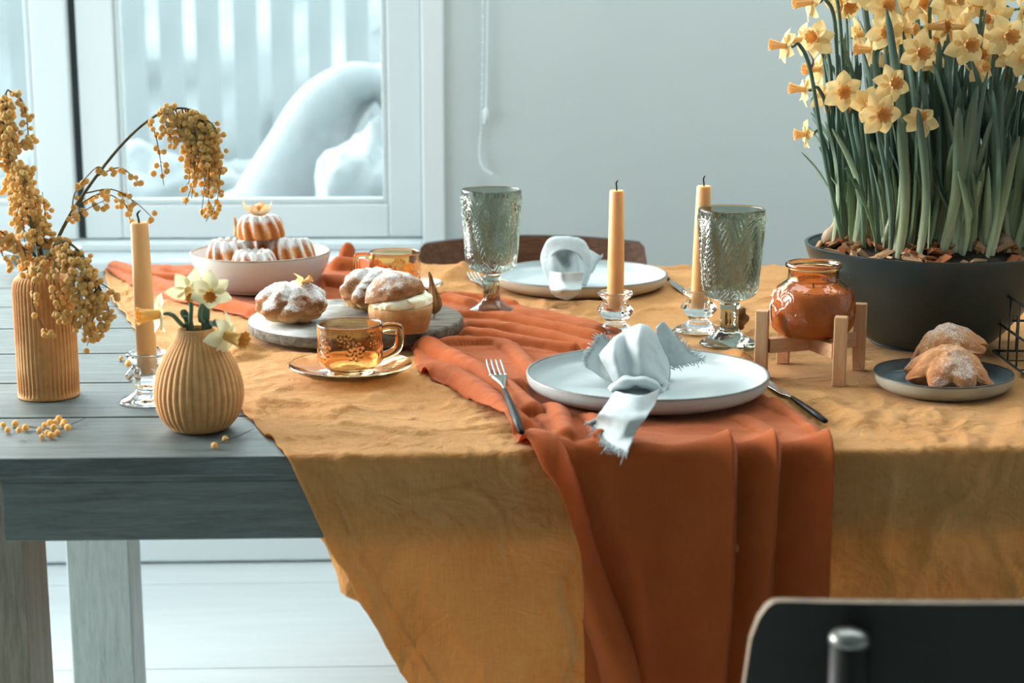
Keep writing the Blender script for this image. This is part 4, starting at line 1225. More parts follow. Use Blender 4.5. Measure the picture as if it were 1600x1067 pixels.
def vase_daffodil(px, py, dy, face, size, lab, tv, path_mid, spin=None, bendv=None, leaf=None):
    pos = Vector(at_y(px, py, YV+dy))
    base = RV_TOP + Vector((random.uniform(-.008, .008), random.uniform(-.008, .008), -.075))
    d = thing('daffodil', lab, 'daffodil', base, 'daffodils in the round vase')
    lp = pos - base
    st = flower_head(d, lp, face, size, 'w', tv, bendv, spin)
    mids = [Vector(at_y(a_, b_, YV+c_)) - base for a_, b_, c_ in path_mid]
    MB().tube(catmull([Vector((0, 0, 0)), ] + mids + [st], 20), .0024, 8).build('stem', m_stem, d)
    if leaf:
        lp_ = [Vector((0.002, 0, 0))] + [Vector(at_y(a_, b_, YV+c_)) - base for a_, b_, c_ in leaf]
        leafstrap(lp_, .0042, RT).build('leaf', m_leafv, d)
    return d
m_leafv = M('vase_leaf_green', (62, 92, 80), (84, 112, 92), 40, rough=.45, stretch=(1, 1, .2))
vase_daffodil(329, 455, -.010, camdir(.12, -.25, .95), .0235, 'cream daffodil facing forward above the round vase, the rightmost of the upright pair', 0, [(318, 515, 0), (313, 500, -.002), (314, 480, .0)], .52, 0, [(321, 500, .004), (318, 470, .01)])
vase_daffodil(293, 451, .008, camdir(.35, -.45, .65), .0235, 'cream daffodil nodding above the round vase, beside the forward-facing bloom', 0, [(300, 515, 0), (298, 495, .002), (298, 475, .006)], .2, 2, [(296, 508, .004), (290, 494, .01), (284, 484, .012)])
vase_daffodil(250, 491, .0, camdir(-.88, .0, .5), .0235, 'cream daffodil turned left in front of the candle', 1, [(300, 518, 0), (285, 508, 0), (272, 494, 0)], .3, 1)
vase_daffodil(352, 524, -.012, camdir(.86, -.12, .5), .0250, 'cream daffodil drooping over the right lip of the round vase', 1, [(322, 516, 0), (336, 507, -.004), (346, 513, -.010)], .1, 2, [(325, 512, -.002), (338, 507, -.006), (350, 512, -.01)])

# --- daffodil lying on the left bun
fb_ = thing('daffodil', 'small daffodil bloom laid on top of the left bun', 'daffodil', (pa.x, pa.y, ZBT+.050))
hp = Vector(at_y(472, 443, pa.y-.006)) - fb_.location
st = flower_head(fb_, hp, camdir(.85, .5, .15), .0165, 'y', 1, 2, .2, 5)
MB().tube(catmull([hp - camdir(.85, .5, .15).normalized()*.004, Vector(at_y(458, 449, pa.y-.008)) - fb_.location, Vector(at_y(447, 456, pa.y-.010)) - fb_.location], 10), [.0022]*8 + [.0016, .001], 8).build('stem', m_stem, fb_)

# ================================================================== potted daffodils
def pot_mat():
    t = NT('dark_slate_glaze'); v = t.coord()
    c = t.ramp(t.noise(v, 9, 4), [(.3, (38, 56, 61)), (.7, (50, 68, 73))])
    return t.done(t.bsdf(Base_Color=c, Roughness=.3, Specular_IOR_Level=.55, Normal=t.bump(t.noise(v, 14, 3), .12, .004)))
m_pot = pot_mat()
m_soil = M('dark_soil', (40, 32, 26), (70, 56, 44), 60, rough=1, bump=.8, bscale=120, bdist=.004)
m_bark = M('bark_chip', (156, 106, 70), (206, 164, 126), 50, rough=.85)
m_bark2 = M('red_bark_chip', (150, 82, 42), (186, 112, 64), 50, rough=.85)
m_bulb = M('bulb_skin', (150, 116, 88), (196, 166, 134), 60, rough=.6, stretch=(1, 1, .3))
m_stone = M('speckled_grey_stone', (108, 118, 122), (160, 168, 170), 260, rough=.8, lo=.45, hi=.6)
def leaf_mat():
    t = NT('daffodil_leaf'); sp_ = t.new('SeparateXYZ'); t.set(sp_.inputs[0], t.tc.outputs['Object'])
    n = t.noise(t.coord((60, 60, 2)), 4, 3)
    base = t.ramp(sp_.outputs[2], [(.0, (222, 226, 192)), (.05, (184, 200, 156)), (.13, (118, 144, 114)), (.24, (80, 108, 96)), (.4, (74, 102, 92))])
    c = t.mix(t.math('MULTIPLY', n, .5), base, lin((104, 128, 112)))
    p = t.bsdf(Base_Color=c, Roughness=.3, Specular_IOR_Level=.55)
    tr = t.new('BsdfTranslucent'); t.set(tr.inputs[0], c)
    mx = t.new('MixShader'); mx.inputs[0].default_value = .15
    t.t.links.new(p.outputs[0], mx.inputs[1]); t.t.links.new(tr.outputs[0], mx.inputs[2])
    return t.done(mx)
m_leaf = leaf_mat()
RP = .163; HP = .128
prim = at_z(1457, 382, TC+HP)
PX, PY = prim.x, prim.y
pot = thing('potted_daffodils', 'wide dark glazed bowl planted with a dense clump of yellow daffodils', 'potted plant', (PX, PY, TC+.0008))
outp = catmull([(.0002, 0), (.068, 0), (.074, .002), (.092, .016), (.120, .050), (.145, .086), (.1565, .110), (RP-.001, .1265)], 60)
inp = catmull([(RP-.001, HP), (RP-.005, HP), (RP-.006, .124), (.150, .112), (.136, .094), (.0002, .088)], 30)
MB().lathe(np.vstack([outp, inp]), 160).build('pot', m_pot, pot, angle=50)
ZS = .119
k = np.linspace(0, 1, 14); th = np.linspace(0, 2*np.pi, 72, endpoint=False)
G = np.stack([np.stack([r_*.1525*np.cos(th), r_*.1525*np.sin(th), ZS + .004*noise(r_*.14*np.cos(th)*60, r_*.14*np.sin(th)*60) + .030*(1-r_**2)], -1) for r_ in np.maximum(k, .01)])
MB().grid(G, closed_u=True).build('soil', m_soil, pot)
def chip():
    v = np.array([[-1,-.5,-.2],[1,-.4,-.25],[.9,.5,-.2],[-.8,.6,-.25],[-.9,-.4,.2],[.8,-.5,.3],[.7,.35,.25],[-.7,.5,.15]], float)
    v += RNG.uniform(-.18, .18, v.shape)
    return MB().add(v*.5, [(0,3,2,1),(4,5,6,7),(0,1,5,4),(1,2,6,5),(2,3,7,6),(3,0,4,7)])
chips = [chip().mesh('bark_chip', m_bark if i % 3 else m_bark2, False) for i in range(9)]
for i in range(210):
    a_ = random.uniform(0, 2*math.pi) if i < 45 else random.uniform(-math.pi*1.02, .02)
    r_ = random.uniform(.09, .149) if i >= 20 else random.uniform(0, .1)
    o = bpy.data.objects.new('bark_chip', chips[i % 9]); link(o, pot)
    o.location = (r_*math.cos(a_), r_*math.sin(a_), ZS + .004 + .030*(1-(r_/.152)**2) + random.uniform(0, .004))
    o.rotation_euler = (random.uniform(-.6, .6), random.uniform(-.6, .6), random.uniform(0, 6.3)); s_ = random.uniform(.012, .028); o.scale = (s_, s_*random.uniform(.6, 1), s_*random.uniform(.5, .9))
bulbm = MB().lathe(catmull([(.0002, -.012), (.008, -.010), (.0135, .0), (.012, .010), (.006, .018), (.0035, .025), (.0002, .026)], 24), 24).mesh('bulb', m_bulb)
def potp(px, py, dz=0.0, dy=None):
    p = at_z(px, py, pot.location.z + ZS + .012 + dz); return p - pot.location
for px, py in ((1418, 378), (1447, 384), (1472, 392), (1510, 384), (1530, 390), (1345, 384), (1395, 392), (1565, 392), (1300, 377)):
    o = bpy.data.objects.new('bulb', bulbm); link(o, pot); o.location = potp(px, py); o.rotation_euler = (random.uniform(-.5, .5), random.uniform(-.5, .7), random.uniform(0, 6)); s_ = random.uniform(.8, 1.25); o.scale = (s_, s_, s_)
v, f = ICO(3)
o = MB().add(v*np.array([.0115, .010, .008])*(1+.12*fbm(v[:, 0]*2, v[:, 1]*2, v[:, 2]*2))[:, None], f).build('pebble', m_stone, pot, loc=potp(1488, 396) + Vector((0, 0, .004)))

# strap leaves: a family of bent blades, copied and turned
def blade(h, lean, curl, w_):
    n = 18; u = np.linspace(0, 1, n)
    path = [(lean*h*t_**1.5 + curl*h*t_**3, .03*h*math.sin(t_*4), h*t_ - .3*curl*h*t_**3) for t_ in np.linspace(0, 1, 6)]
    return leafstrap(path, w_, (0, 1, 0) if abs(lean) > .3 else (.3, 1, 0), n, .35).mesh('leaf', m_leaf)
blades = [blade(h, l, c, w_) for h, l, c, w_ in ((.30, .05, 0, .0050), (.26, .10, .02, .0055), (.33, .04, .05, .0048), (.22, .16, .0, .0058), (.28, .08, -.05, .0052), (.18, .2, .1, .0050), (.35, .02, .03, .0045), (.24, -.05, .1, .0056), (.15, .25, .05, .0045), (.31, .12, .06, .0050))]
nleaf = 0
for i in range(290):
    a_ = random.uniform(0, 2*math.pi); r_ = .137*math.sqrt(random.uniform(.02, 1))
    if i < 110: a_ = random.uniform(-math.pi*1.05, math.pi*.05); r_ = random.uniform(.075, .128 if abs(math.cos(a_)) > .6 else .108)
    o = bpy.data.objects.new('leaf', blades[random.randrange(10)]); link(o, pot)
    o.location = (r_*math.cos(a_), r_*math.sin(a_), ZS + .030*(1-(r_/.152)**2))
    out = a_ + random.uniform(-1.2, 1.2)
    o.rotation_euler = (random.uniform(-.06, .06), random.uniform(-.04, .06), out)
    s_ = random.uniform(.72, 1.0) if i >= 110 else random.uniform(.5, .86); o.scale = (s_*1.15, s_*1.15, s_*random.uniform(.8, 1.0))
sheath = MB().lathe(catmull([(.0002, 0), (.0056, 0), (.0058, .01), (.0054, .03), (.0042, .055), (.0022, .075), (.0002, .084)], 14), 14).mesh('sheath', m_leaf)
for i in range(46):
    a_ = random.uniform(-math.pi*1.03, math.pi*.03); r_ = random.uniform(.07, .112)
    o = bpy.data.objects.new('sheath', sheath); link(o, pot); o.location = (r_*math.cos(a_), r_*math.sin(a_), ZS+.030*(1-(r_/.152)**2)); o.rotation_euler = (random.uniform(-.14, .14), random.uniform(-.22, .22), 0)
    o.scale = (random.uniform(.7, 1.15),)*2 + (random.uniform(.7, 1.4),)
# flowers: pixel-measured places, each on its own stalk
FL = [(1228, 72, -.04, (-1, .1, .2), 1), (1276, 62, .02, (-.5, .2, .8), 0), (1254, 62, .06, (-.9, .0, .3), 1), (1268, 4, -.02, (-1, 0, .2), 1), (1322, 6, .05, (.1, -.2, .8), 0), (1280, 108, .08, (-.95, 0, .25), 1),
      (1258, 140, .0, (-1, .1, .15), 1), (1286, 150, .06, (.5, .3, .5), 0), (1318, 144, -.06, (-.1, .05, 1), 0), (1260, 210, .0, (-1, 0, .1), 0), (1392, 131, -.10, (.2, .1, 1), 0), (1356, 164, -.08, (.15, .2, 1), 0),
      (1375, 178, -.11, (.05, 0, 1), 0), (1438, 190, -.10, (-.1, .4, .8), 0), (1362, 78, -.05, (-1, .05, .2), 1), (1385, 12, -.03, (0, .2, 1), 0), (1384, 50, -.07, (-.1, .0, 1), 0), (1412, 46, -.06, (.7, 0, .6), 0), (1436, 80, -.09, (.1, -.1, 1), 0),
      (1450, 42, -.04, (.8, .1, .5), 1), (1456, 93, -.05, (.2, .2, .9), 0), (1486, 42, .0, (.1, -.3, .8), 0), (1506, 44, -.08, (-.9, .05, .3), 1), (1509, 70, -.10, (.15, .0, 1), 0), (1528, 110, -.08, (.4, .3, .8), 0), (1560, 30, -.04, (-.8, .0, .5), 1),
      (1572, 57, -.10, (.1, .0, 1), 0), (1578, 82, -.05, (.3, -.3, .8), 0), (1594, 14, -.06, (.9, .1, .3), 1), (1537, 88, .0, (-.4, .1, .8), 0), (1597, 92, -.08, (.3, .1, .9), 0), (1523, 6, -.02, (.2, .1, .9), 0), (1446, 8, .03, (-.3, .1, .9), 0),
      (1478, 2, -.06, (.6, .1, .6), 0), (1414, 14, .05, (-.2, .3, .8), 0), (1547, -8, -.05, (0, .2, 1), 0), (1340, 55, .09, (.4, .2, .4), 0), (1420, -14, -.02, (.4, .1, .8), 0), (1612, 58, -.06, (.3, 0, .9), 0), (1352, -16, .0, (-.5, .2, .8), 0), (1300, -22, .02, (-.2, .3, .9), 0),
      (1490, -20, .04, (.2, .2, .9), 0), (1585, -24, .02, (.1, .2, .9), 0), (1630, 20, .0, (.5, .1, .8), 0), (1640, 90, -.04, (.6, .0, .7), 0), (1655, -10, .03, (.8, .2, .5), 1), (1620, 130, -.07, (.4, .1, .9), 0), (1465, 62, .04, (-.2, .2, .9), 0), (1550, 66, .05, (.2, .2, .9), 0), (1400, 86, .03, (.3, .2, .8), 0)]
for i, (px, py, dy, fc, tv) in enumerate(FL):
    pos = Vector(at_y(px, py, PY+dy-(.03 if fc[2] > .45 else 0))) - pot.location
    sz = random.uniform(.0235, .0285)*(.8 if (px, py) in ((1260, 210), (1438, 190), (1456, 93), (1528, 110)) else 1)
    fdir = camdir(*fc)
    neckp = pos - fdir.normalized()*sz*.40
    hxy = Vector((neckp.x, neckp.y, 0)); L_ = hxy.length
    bxy = hxy*min(.80, .134/max(L_, .01)) if L_ > .02 else hxy
    base = Vector((bxy.x*.9, bxy.y*.95, ZS+.002))
    bendp = neckp - fdir.normalized()*.008 + Vector((0, 0, .003))
    lowp = Vector((neckp.x, neckp.y, 0))*.93 + (Vector((0, 0, neckp.z-.030))) - fdir.normalized()*.012*Vector((1, 1, 0)).length*.6
    mid = base.lerp(lowp, .5) + Vector((random.uniform(-.006, .006), random.uniform(-.004, .004), 0))
    stalk = MB().tube(catmull([base, mid, lowp, bendp, neckp], 26), np.interp(np.linspace(0, 1, 26), [0, .7, 1], [.0030, .0024, .0015]), 8).build('flower_stalk', m_leaf, pot)
    flower_head(stalk, pos, fdir, sz, 'y', tv)
    if i % 2 == 0:
        s0 = np.array(lowp + Vector((0, 0, .004)))
        MB().tube(catmull([s0, s0 + [.002, -.003, .010], s0 + [random.uniform(-.008, .008), -.004, .022]], 8), [.0026, .0030, .0028, .0025, .002, .0015, .001, .0004], 7, flat=.5).build('spathe', m_spathe, stalk)

# ================================================================== wire basket
m_wire = M('black_powder_coated_wire', (34, 38, 38), rough=.45)
wb0 = at_z(1552, 548, TC+.004)
bsk = thing('wire_basket', 'black wire basket cut off by the right edge of the picture', 'basket', (wb0.x, wb0.y, TC+.0005))
e1 = (at_z(1602, 586, TC+.004) - wb0); e1.z = 0; e1 = e1.normalized()*.16
e2 = Vector((e1.y*-1, e1.x, 0)).normalized()*.20
if e2.x < 0: e2 = -e2
cor = [Vector((0, 0, 0)), e1, e1+e2, e2]
for z_, rw in ((.0035, .0016), (.042, .0016), (.082, .0020)):
    fl_ = 1 + z_*.6
    pts = []
    for i in range(4):
        a_, b_ = cor[i], cor[(i+1) % 4]
        pts += [a_.lerp(b_, t_) + Vector((0, 0, z_)) for t_ in np.linspace(.0, 1, 10)[:-1]]
    pts.append(pts[0])
    MB().tube([tuple(p_) for p_ in pts], rw, 8).build('hoop_wire', m_wire, bsk)
for i in range(4):
    a_, b_ = cor[i], cor[(i+1) % 4]
    for t_ in np.linspace(.16, .86, 4):
        q_ = a_.lerp(b_, t_)
        MB().tube([tuple(q_ + Vector((0, 0, .002))), tuple(q_ + Vector((0, 0, .082)))], .0011, 6).build('upright_wire', m_wire, bsk)
for t_ in (.33, .66):
    MB().tube([tuple(cor[0].lerp(cor[1], t_) + Vector((0, 0, .0024))), tuple(cor[3].lerp(cor[2], t_) + Vector((0, 0, .0024)))], .0010, 6).build('floor_wire', m_wire, bsk)
# ================================================================== mimosa
m_twig = M('mimosa_twig', (70, 72, 56), (96, 92, 70), 60, rough=.8)
m_pom = M('mimosa_pompom', (238, 190, 102), (246, 210, 134), 400, rough=.9, bump=.8, bscale=900, bdist=.001, sheen=.4, transl=.3)
YM = pv.y
BALL = .0034
def mp(px, py, dy=0.0): return np.array(at_y(px, py, YM+dy))
def sprig(root, main, twigs, r0=.0024, r1=.0008):
    """main: [(px,py,dy)], twigs: [([(px,py,dy)...], n balls, spread)]"""
    L0 = np.array(root.location)
    P_ = catmull([mp(*q) for q in main], 40) - L0
    MB().tube(P_, np.linspace(r0, r1, 40), 7).build('stem', m_twig, root)
    tw = MB(); bl = MB()
    for path, nb, spread in twigs:
        q = catmull([mp(*a_) for a_ in path], 16) - L0
        tw.tube(q, np.linspace(.0009, .0004, 16), 5)
        for k in range(int(nb*1.3)):
            t_ = RNG.uniform(.08, 1)*15; i = int(min(t_, 14)); b = q[i] + (q[i+1]-q[i])*(t_-i)
            off = RNG.normal(0, 1, 3); off /= np.linalg.norm(off); off *= 1.2*spread*RNG.uniform(.35, 1)
            off[2] -= .3*spread
            c = b + off
            bl.ico(c, BALL*RNG.uniform(.82, 1.12), 2)
            if k % 3 == 0: tw.tube([b, (b+c)/2 + [0, 0, .0006], c], .00028, 4)
    t_ = tw.build('twigs', m_twig, root); b_ = bl.build('blossoms', m_pom, root)
    t_['kind'] = 'stuff'; b_['kind'] = 'stuff'
    return root
nb0 = BV_TOP + Vector((0, 0, -.10))
def mbranch(lab, main, twigs, **kw):
    r_ = thing('mimosa_branch', lab, 'branch', nb0, 'mimosa branches in the bottle vase')
    return sprig(r_, main, twigs, **kw)
def hang_from(path, t0, t1, n, dxr, dyr, nb, spread, seed):
    rg = np.random.default_rng(seed); C_ = catmull(np.array(path, float), 60); out = []
    for k in range(n):
        t_ = t0 + (t1-t0)*(k+rg.uniform(0, .8))/n; a_ = C_[int(t_*59)]
        ex = a_[0] + rg.uniform(*dxr); ey = a_[1] + rg.uniform(*dyr); ez = a_[2] + rg.uniform(-.022, .022)
        out.append(([tuple(a_), (a_[0]*.45+ex*.55, a_[1]*.6+ey*.4 - 4, (a_[2]+ez)/2), (ex, ey, ez)], int(rg.integers(nb[0], nb[1])), spread))
    return out
arch = [(74, 470, 0), (80, 405, 0), (104, 346, .004), (150, 276, .008), (200, 216, .010), (245, 180, .012), (285, 169, .012), (318, 184, .012), (336, 222, .010)]
tw = hang_from(arch, .76, 1.0, 13, (-22, 14), (60, 130), (15, 24), .0080, 1)
tw += hang_from(arch, .60, .86, 9, (10, 50), (50, 115), (11, 16), .0080, 2)
tw += [([(336, 222, .01), (343, 262, .012), (340, 310, .012), (322, 346, .010)], 26, .0085), ([(318, 184, .012), (336, 200, .0), (344, 240, 0)], 14, .007), ([(262, 176, .012), (300, 200, .02), (310, 250, .02), (290, 320, .02)], 22, .008),
       ([(150, 276, .008), (186, 262, .0), (212, 280, -.004), (218, 292, -.004)], 9, .006), ([(132, 302, .006), (176, 296, -.01), (214, 318, -.012), (240, 342, -.014)], 9, .007), ([(120, 322, .006), (160, 302, .015), (196, 320, .02), (204, 350, .02)], 12, .007),
       ([(112, 335, .006), (118, 300, .0), (150, 262, .0), (165, 268, 0)], 9, .005), ([(104, 346, .004), (130, 330, -.01), (165, 312, -.012)], 14, .007), ([(240, 182, .012), (262, 168, .01), (275, 172, .01)], 5, .004)]
mbranch('mimosa branch arching right over the left candle', arch, tw)
up1 = [(72, 470, 0), (66, 405, 0), (46, 342, .0), (22, 270, -.005), (8, 210, -.01), (2, 165, -.01), (12, 140, -.01)]
tw = hang_from(up1, .45, 1.0, 15, (-18, 44), (30, 100), (14, 22), .0085, 4)
tw += [([(12, 140, -.01), (36, 160, -.01), (44, 210, -.01), (38, 232, -.01)], 26, .008), ([(6, 150, -.01), (0, 180, .0), (-14, 230, 0)], 22, .010), ([(20, 262, -.005), (40, 268, -.02), (34, 300, -.02), (26, 338, -.02)], 40, .011)]
mbranch('tallest mimosa branch rising at the left edge of the picture', up1, tw, r0=.0030)
up2 = [(74, 470, 0), (62, 405, .004), (52, 340, .010), (30, 284, .014), (-10, 220, .016), (-40, 170, .016)]
tw = hang_from(up2, .30, .75, 13, (-30, 40), (10, 70), (14, 20), .0090, 5)
tw += [([(58, 372, .006), (70, 340, .01), (66, 300, .012)], 16, .008), ([(60, 390, .006), (86, 372, 0), (104, 380, -.004)], 14, .008)]
mbranch('mimosa branch leaning far left behind the tallest one', up2, tw, r0=.0028)
drp = [(74, 470, 0), (76, 410, -.006), (86, 386, -.018), (104, 378, -.028), (130, 400, -.036), (150, 438, -.040), (166, 470, -.042)]
tw = hang_from(drp, .45, 1.0, 13, (-34, 16), (36, 86), (13, 20), .0080, 7)
tw += [([(80, 396, -.014), (62, 420, -.04), (50, 470, -.048), (70, 515, -.05), (78, 518, -.05)], 18, .0055), ([(90, 384, -.02), (84, 430, -.046), (90, 480, -.052), (104, 500, -.05)], 22, .007), ([(104, 378, -.028), (118, 420, -.048), (112, 460, -.05)], 22, .0085), ([(72, 412, -.006), (60, 404, -.02), (52, 430, -.04)], 14, .006),
       ([(150, 438, -.040), (172, 452, -.044), (180, 462, -.046)], 6, .004), ([(140, 420, -.04), (128, 470, -.05), (142, 510, -.05)], 24, .0085), ([(155, 450, -.04), (170, 490, -.046), (148, 528, -.05)], 20, .007)]
mbranch('mimosa branch drooping in front of the bottle vase', drp, tw, r0=.0022)
lf = [(72, 470, 0), (56, 402, .002), (34, 386, -.004), (8, 366, -.010), (-30, 344, -.014)]
tw = hang_from(lf, .3, .95, 6, (-20, 12), (8, 50), (6, 10), .007, 9) + [([(10, 368, -.01), (2, 390, -.012), (10, 410, -.012), (16, 422, -.012)], 9, .005), ([(40, 390, -.004), (46, 372, .0), (30, 350, .0)], 12, .008)]
mbranch('short mimosa branch pointing left out of the picture', lf, tw, r0=.0018)

# fallen sprigs on the bare wood
def fallen(lab, pts, balls, twig=True):
    o_ = thing('mimosa_sprig', lab, 'sprig', at_z(*pts[0], T+.0006), 'fallen mimosa sprigs on the wood')
    L0 = Vector(o_.location)
    MB().tube(catmull([np.array(at_z(a_, b_, T+.0035) - L0) for a_, b_ in pts], 18), np.linspace(.0009, .0004, 18), 6).build('twig', m_twig, o_)
    for k, (a_, b_) in enumerate(balls):
        rr = BALL*random.uniform(.9, 1.15)
        lift = .0045 if k % 4 == 3 else 0
        MB().ico(at_z(a_, b_, T+rr+lift) - L0 + Vector((0, 0, .0002-.0006*0)), rr, 2).build('blossom', m_pom, o_)
    return o_
fallen('mimosa sprig fallen on the planks near the front left corner', [(20, 668), (52, 667), (82, 674), (108, 664), (132, 654)], [(5, 664), (12, 672), (24, 662), (30, 672), (40, 668), (62, 672), (70, 664), (78, 660), (84, 668), (90, 676), (98, 664), (106, 668), (74, 676), (92, 654), (66, 682), (86, 660), (100, 660), (80, 680)])
fallen('thin mimosa twig with two blossoms before the round vase', [(338, 694), (352, 688), (375, 680), (396, 670)], [(335, 696), (352, 686)])
fallen('tiny mimosa sprig fallen left of the glass candle holder', [(186, 559), (194, 563), (202, 568)], [(189, 560), (203, 556), (200, 566), (200, 569)])

# ================================================================== napkins
def nap_mat():
    t = NT('white_cotton'); v = t.coord()
    wv = t.math('ADD', t.noise(t.coord((1400, 90, 90)), 1, 2), t.noise(t.coord((90, 90, 1400)), 1, 2))
    p = t.bsdf(Base_Color=lin((198, 207, 209)), Roughness=.9, Specular_IOR_Level=.2, Sheen_Weight=.2, Normal=t.bump(wv, .25, .0004))
    tr = t.new('BsdfTranslucent'); tr.inputs[0].default_value = lin((198, 207, 209))
    mx = t.new('MixShader'); mx.inputs[0].default_value = .22
    t.t.links.new(p.outputs[0], mx.inputs[1]); t.t.links.new(tr.outputs[0], mx.inputs[2])
    return t.done(mx)
m_nap = nap_mat()
def nap_sheet(root, name, rows, Yc, nu=36, nv=36, wrinkle=.0012, seed=0, thick=.0012):
    C_ = [[np.array(at_z(q[0], q[1], q[3]) if len(q) == 4 else at_y(q[0], q[1], Yc+q[2])) for q in row] for row in rows]
    G = patch(C_, nu, nv)
    du = np.gradient(G, axis=0); dv = np.gradient(G, axis=1); n_ = np.cross(du, dv); n_ /= np.linalg.norm(n_, axis=2)[..., None]+1e-9
    G = G + n_*(wrinkle*fbm(G[..., 0]*60+seed, G[..., 2]*60, G[..., 1]*40))[..., None]
    o = MB().grid(G - np.array(root.location)).build(name, m_nap, root)
    sm = o.modifiers.new('thick', 'SOLIDIFY'); sm.thickness = thick; sm.offset = 0
    return G
def fringe(root, edge, dirs_, L, n, seed=0, name='fringe'):
    rg = np.random.default_rng(seed); E = np.asarray(edge); m = len(E); fr = MB()
    for k in range(n):
        t_ = k/(n-1)*(m-1); i = int(min(t_, m-2)); b = E[i] + (E[i+1]-E[i])*(t_-i)
        d = np.asarray(dirs_[i] if np.ndim(dirs_) > 1 else dirs_, float); d = d/np.linalg.norm(d)
        d = d + rg.normal(0, .16, 3); l_ = L*rg.uniform(.5, 1.15)
        fr.tube([b - d*.0015, b + d*l_*.5 + rg.normal(0, .0006, 3), b + d*l_ + rg.normal(0, .001, 3)], [.0007, .0006, .0003], 4)
    o = fr.build(name, m_nap, root); o['kind'] = 'stuff'
    o.location = -Vector(root.location)
    return o
Y1 = P_PLATE[1]
nk = thing('napkin', 'knotted white frayed napkin lying on the front plate', 'napkin', (P_PLATE[0]-.02, P_PLATE[1], TC+.0085+.004), 'white napkins')
# standing bell of the knot with soft pleats
nap_sheet(nk, 'bell', [
    [(944, 590, .052), (962, 578, .060), (982, 572, .064), (1004, 570, .064), (1026, 576, .060), (1046, 592, .045)],
    [(936, 556, .040), (955, 532, .048), (980, 516, .048), (1003, 508, .046), (1024, 522, .046), (1048, 572, .036)],
    [(938, 560, .016), (958, 545, .006), (976, 540, .024), (1000, 522, .014), (1022, 540, .020), (1046, 586, .012)],
    [(950, 582, .000), (964, 570, -.010), (978, 566, .006), (1000, 556, -.006), (1022, 568, .004), (1044, 598, .000)],
    [(962, 602, -.010), (970, 594, -.016), (982, 590, -.010), (1002, 588, -.018), (1022, 592, -.012), (1040, 606, -.010)],
    [(966, 616, -.004), (974, 612, -.006), (986, 610, -.002), (1002, 610, -.004), (1018, 612, -.002), (1034, 616, -.002)]], Y1, 48, 60, .0010, 1)
# left wing with frayed edge
G = nap_sheet(nk, 'wing', [
    [(938, 524, .038), (950, 532, .036), (962, 536, .034)],
    [(926, 546, .030), (944, 552, .026), (958, 556, .016)],
    [(917, 562, .022), (938, 574, .012), (955, 580, .002)],
    [(920, 576, .012), (942, 592, .002), (962, 604, -.006)]], Y1, 28, 22, .0010, 2)
fringe(nk, G[:, 0], np.array(RT)*-1 + np.array([0, -.2, .35]), .0065, 46, 1)
fringe(nk, G[0], np.array([-.1, 0, 1.0]), .006, 14, 2)
# right tail lying back over the rim of the plate
G = nap_sheet(nk, 'tail', [
    [(1024, 512, .050), (1036, 503, .052), (1048, 516, .050)],
    [(1030, 534, .040), (1048, 528, .044), (1064, 534, .046)],
    [(1040, 560, .036), (1060, 550, .040), (1082, 552, .046)],
    [(1046, 572, .034), (1070, 568, .044), (1098, 562, .060)]], Y1, 26, 22, .0010, 3)
fringe(nk, G[:, -1], np.array([.6, .2, .5]), .006, 36, 3)
fringe(nk, G[-1], np.array([.5, -.1, -.5]), .006, 30, 4)
# band that makes the knot
def ringband(root, name, pts, Yc, w_, n=70, seed=0):
    C_ = catmull([np.array(at_y(a_, b_, Yc+c_)) for a_, b_, c_ in pts], n)
    t_ = np.gradient(C_, axis=0); t_ /= np.linalg.norm(t_, axis=1)[:, None]
    G = []
    th = np.linspace(0, 2*np.pi, 22, endpoint=False)
    side = np.array([0, -1.0, .25]); 
    for i in range(n):
        s_ = side - t_[i]*np.dot(side, t_[i]); s_ /= np.linalg.norm(s_); u_ = np.cross(t_[i], s_)
        ww = w_*(1 + .22*math.sin(i*.5+seed)*.5); k = .55 + .1*math.sin(i*.31)
        G.append(C_[i] + ww*np.cos(th)[:, None]*s_ + ww*k*np.sin(th)[:, None]*u_*(1+.16*np.cos(3*th)[:, None]))
    MB().grid(np.stack(G) - np.array(root.location), closed_u=True).build(name, m_nap, root)
ringband(nk, 'knot', [(962, 622, .012), (958, 612, -.004), (966, 602, -.016), (984, 596, -.024), (1004, 596, -.026), (1022, 604, -.020), (1030, 618, -.012), (1022, 630, .002)], Y1, .0105, seed=1)
ringband(nk, 'knot_fold', [(968, 624, -.016), (982, 628, -.024), (1004, 630, -.026), (1022, 622, -.022), (1034, 612, -.012), (1038, 604, -.002)], Y1, .0085, 50, seed=4)
# front tail dropping over the near rim
G = nap_sheet(nk, 'tail', [
    [(962, 612, 0, .796), (980, 616, 0, .800), (1004, 618, 0, .800), (1030, 608, 0, .796)],
    [(948, 632, 0, .789), (972, 636, 0, .794), (998, 640, 0, .793), (1024, 630, 0, .789)],
    [(936, 646, 0, .7895), (960, 651, 0, .7905), (986, 656, 0, .7905), (1010, 652, 0, .790)],
    [(931, 656, 0, .776), (950, 668, 0, .776), (972, 680, 0, .776), (994, 674, 0, .777)],
    [(927, 664, 0, .770), (942, 680, 0, .7695), (958, 696, 0, .7695), (981, 706, 0, .770)]], Y1, 44, 36, .0010, 5)
fringe(nk, G[-1], np.array([-.35, -1.0, -.12]), .016, 90, 6)
fringe(nk, G[-14:, 0], np.array([-.9, -.35, -.1]), .009, 24, 7)
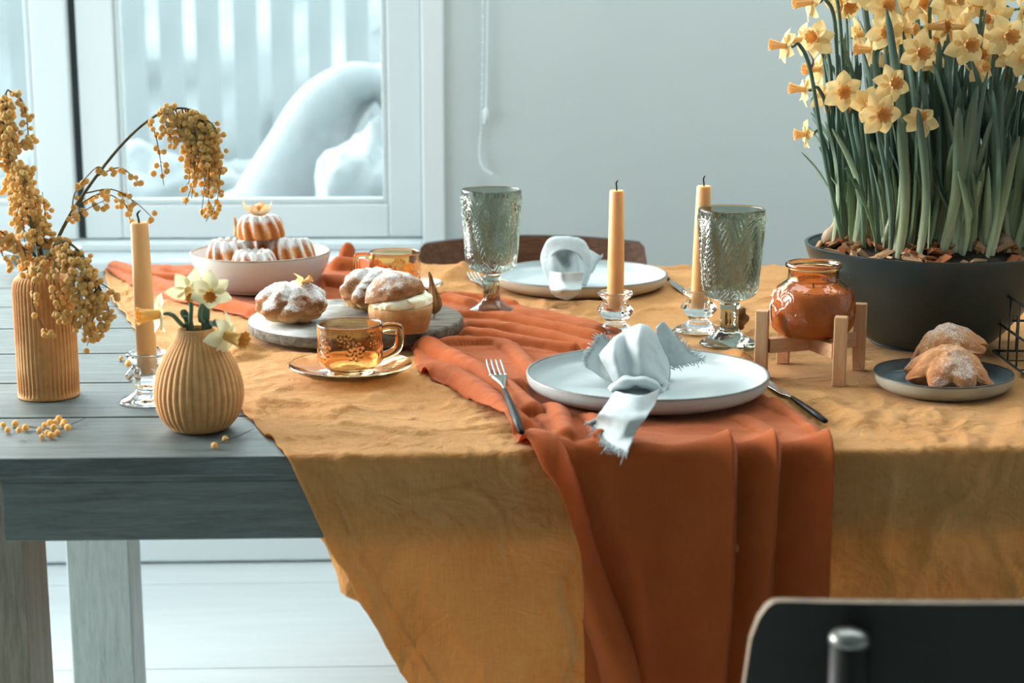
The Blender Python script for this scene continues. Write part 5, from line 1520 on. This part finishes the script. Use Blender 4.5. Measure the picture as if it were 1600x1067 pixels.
# napkin on the far plate
Y2 = P_PLATE2[1]
nk2 = thing('napkin', 'white napkin twisted into an open loop on the far plate', 'napkin', (P_PLATE2[0]-.02, P_PLATE2[1], TC+.005), 'white napkins')
nap_sheet(nk2, 'loop', [
    [(858, 430, .020), (852, 404, .016), (862, 382, .010), (882, 376, .006), (904, 382, .010), (914, 408, .014), (908, 432, .018)],
    [(854, 434, -.004), (846, 404, -.008), (856, 376, -.012), (884, 371, -.016), (912, 378, -.012), (924, 408, -.008), (914, 436, -.002)],
    [(860, 438, -.020), (858, 412, -.026), (868, 394, -.030), (884, 390, -.032), (902, 396, -.030), (912, 414, -.024), (908, 440, -.018)]], Y2, 34, 60, .0014, 11)
nap_sheet(nk2, 'bell', [
    [(850, 402, -.012), (864, 382, -.016), (884, 376, -.018), (906, 382, -.016), (922, 404, -.010)],
    [(848, 412, -.020), (866, 396, -.028), (880, 402, -.010), (900, 398, -.030), (920, 416, -.016)],
    [(852, 428, -.024), (866, 416, -.036), (886, 420, -.030), (904, 422, -.036), (914, 430, -.020)],
    [(858, 442, -.022), (870, 440, -.034), (886, 442, -.036), (902, 440, -.034), (910, 442, -.020)]], Y2, 26, 30, .0014, 12)
G = nap_sheet(nk2, 'wing', [
    [(904, 382, .010), (918, 388, .010), (938, 400, .012)],
    [(910, 404, -.004), (922, 408, .0), (930, 414, .006)],
    [(908, 430, -.014), (916, 432, -.010), (922, 432, -.004)],
    [(904, 444, -.020), (910, 446, -.016), (916, 446, -.010)]], Y2, 24, 20, .0012, 13)
fringe(nk2, G[:14, -1], np.array([.8, 0, .5]), .006, 30, 9)
G = nap_sheet(nk2, 'tail', [
    [(860, 424, 0, .800), (880, 426, 0, .806), (912, 424, 0, .800)],
    [(858, 440, 0, .785), (882, 442, 0, .792), (910, 438, 0, .785)],
    [(860, 453, 0, .7815), (882, 456, 0, .7825), (908, 452, 0, .7815)],
    [(868, 462, -.137), (886, 468, -.140), (902, 460, -.138)]], Y2, 34, 30, .0010, 14)
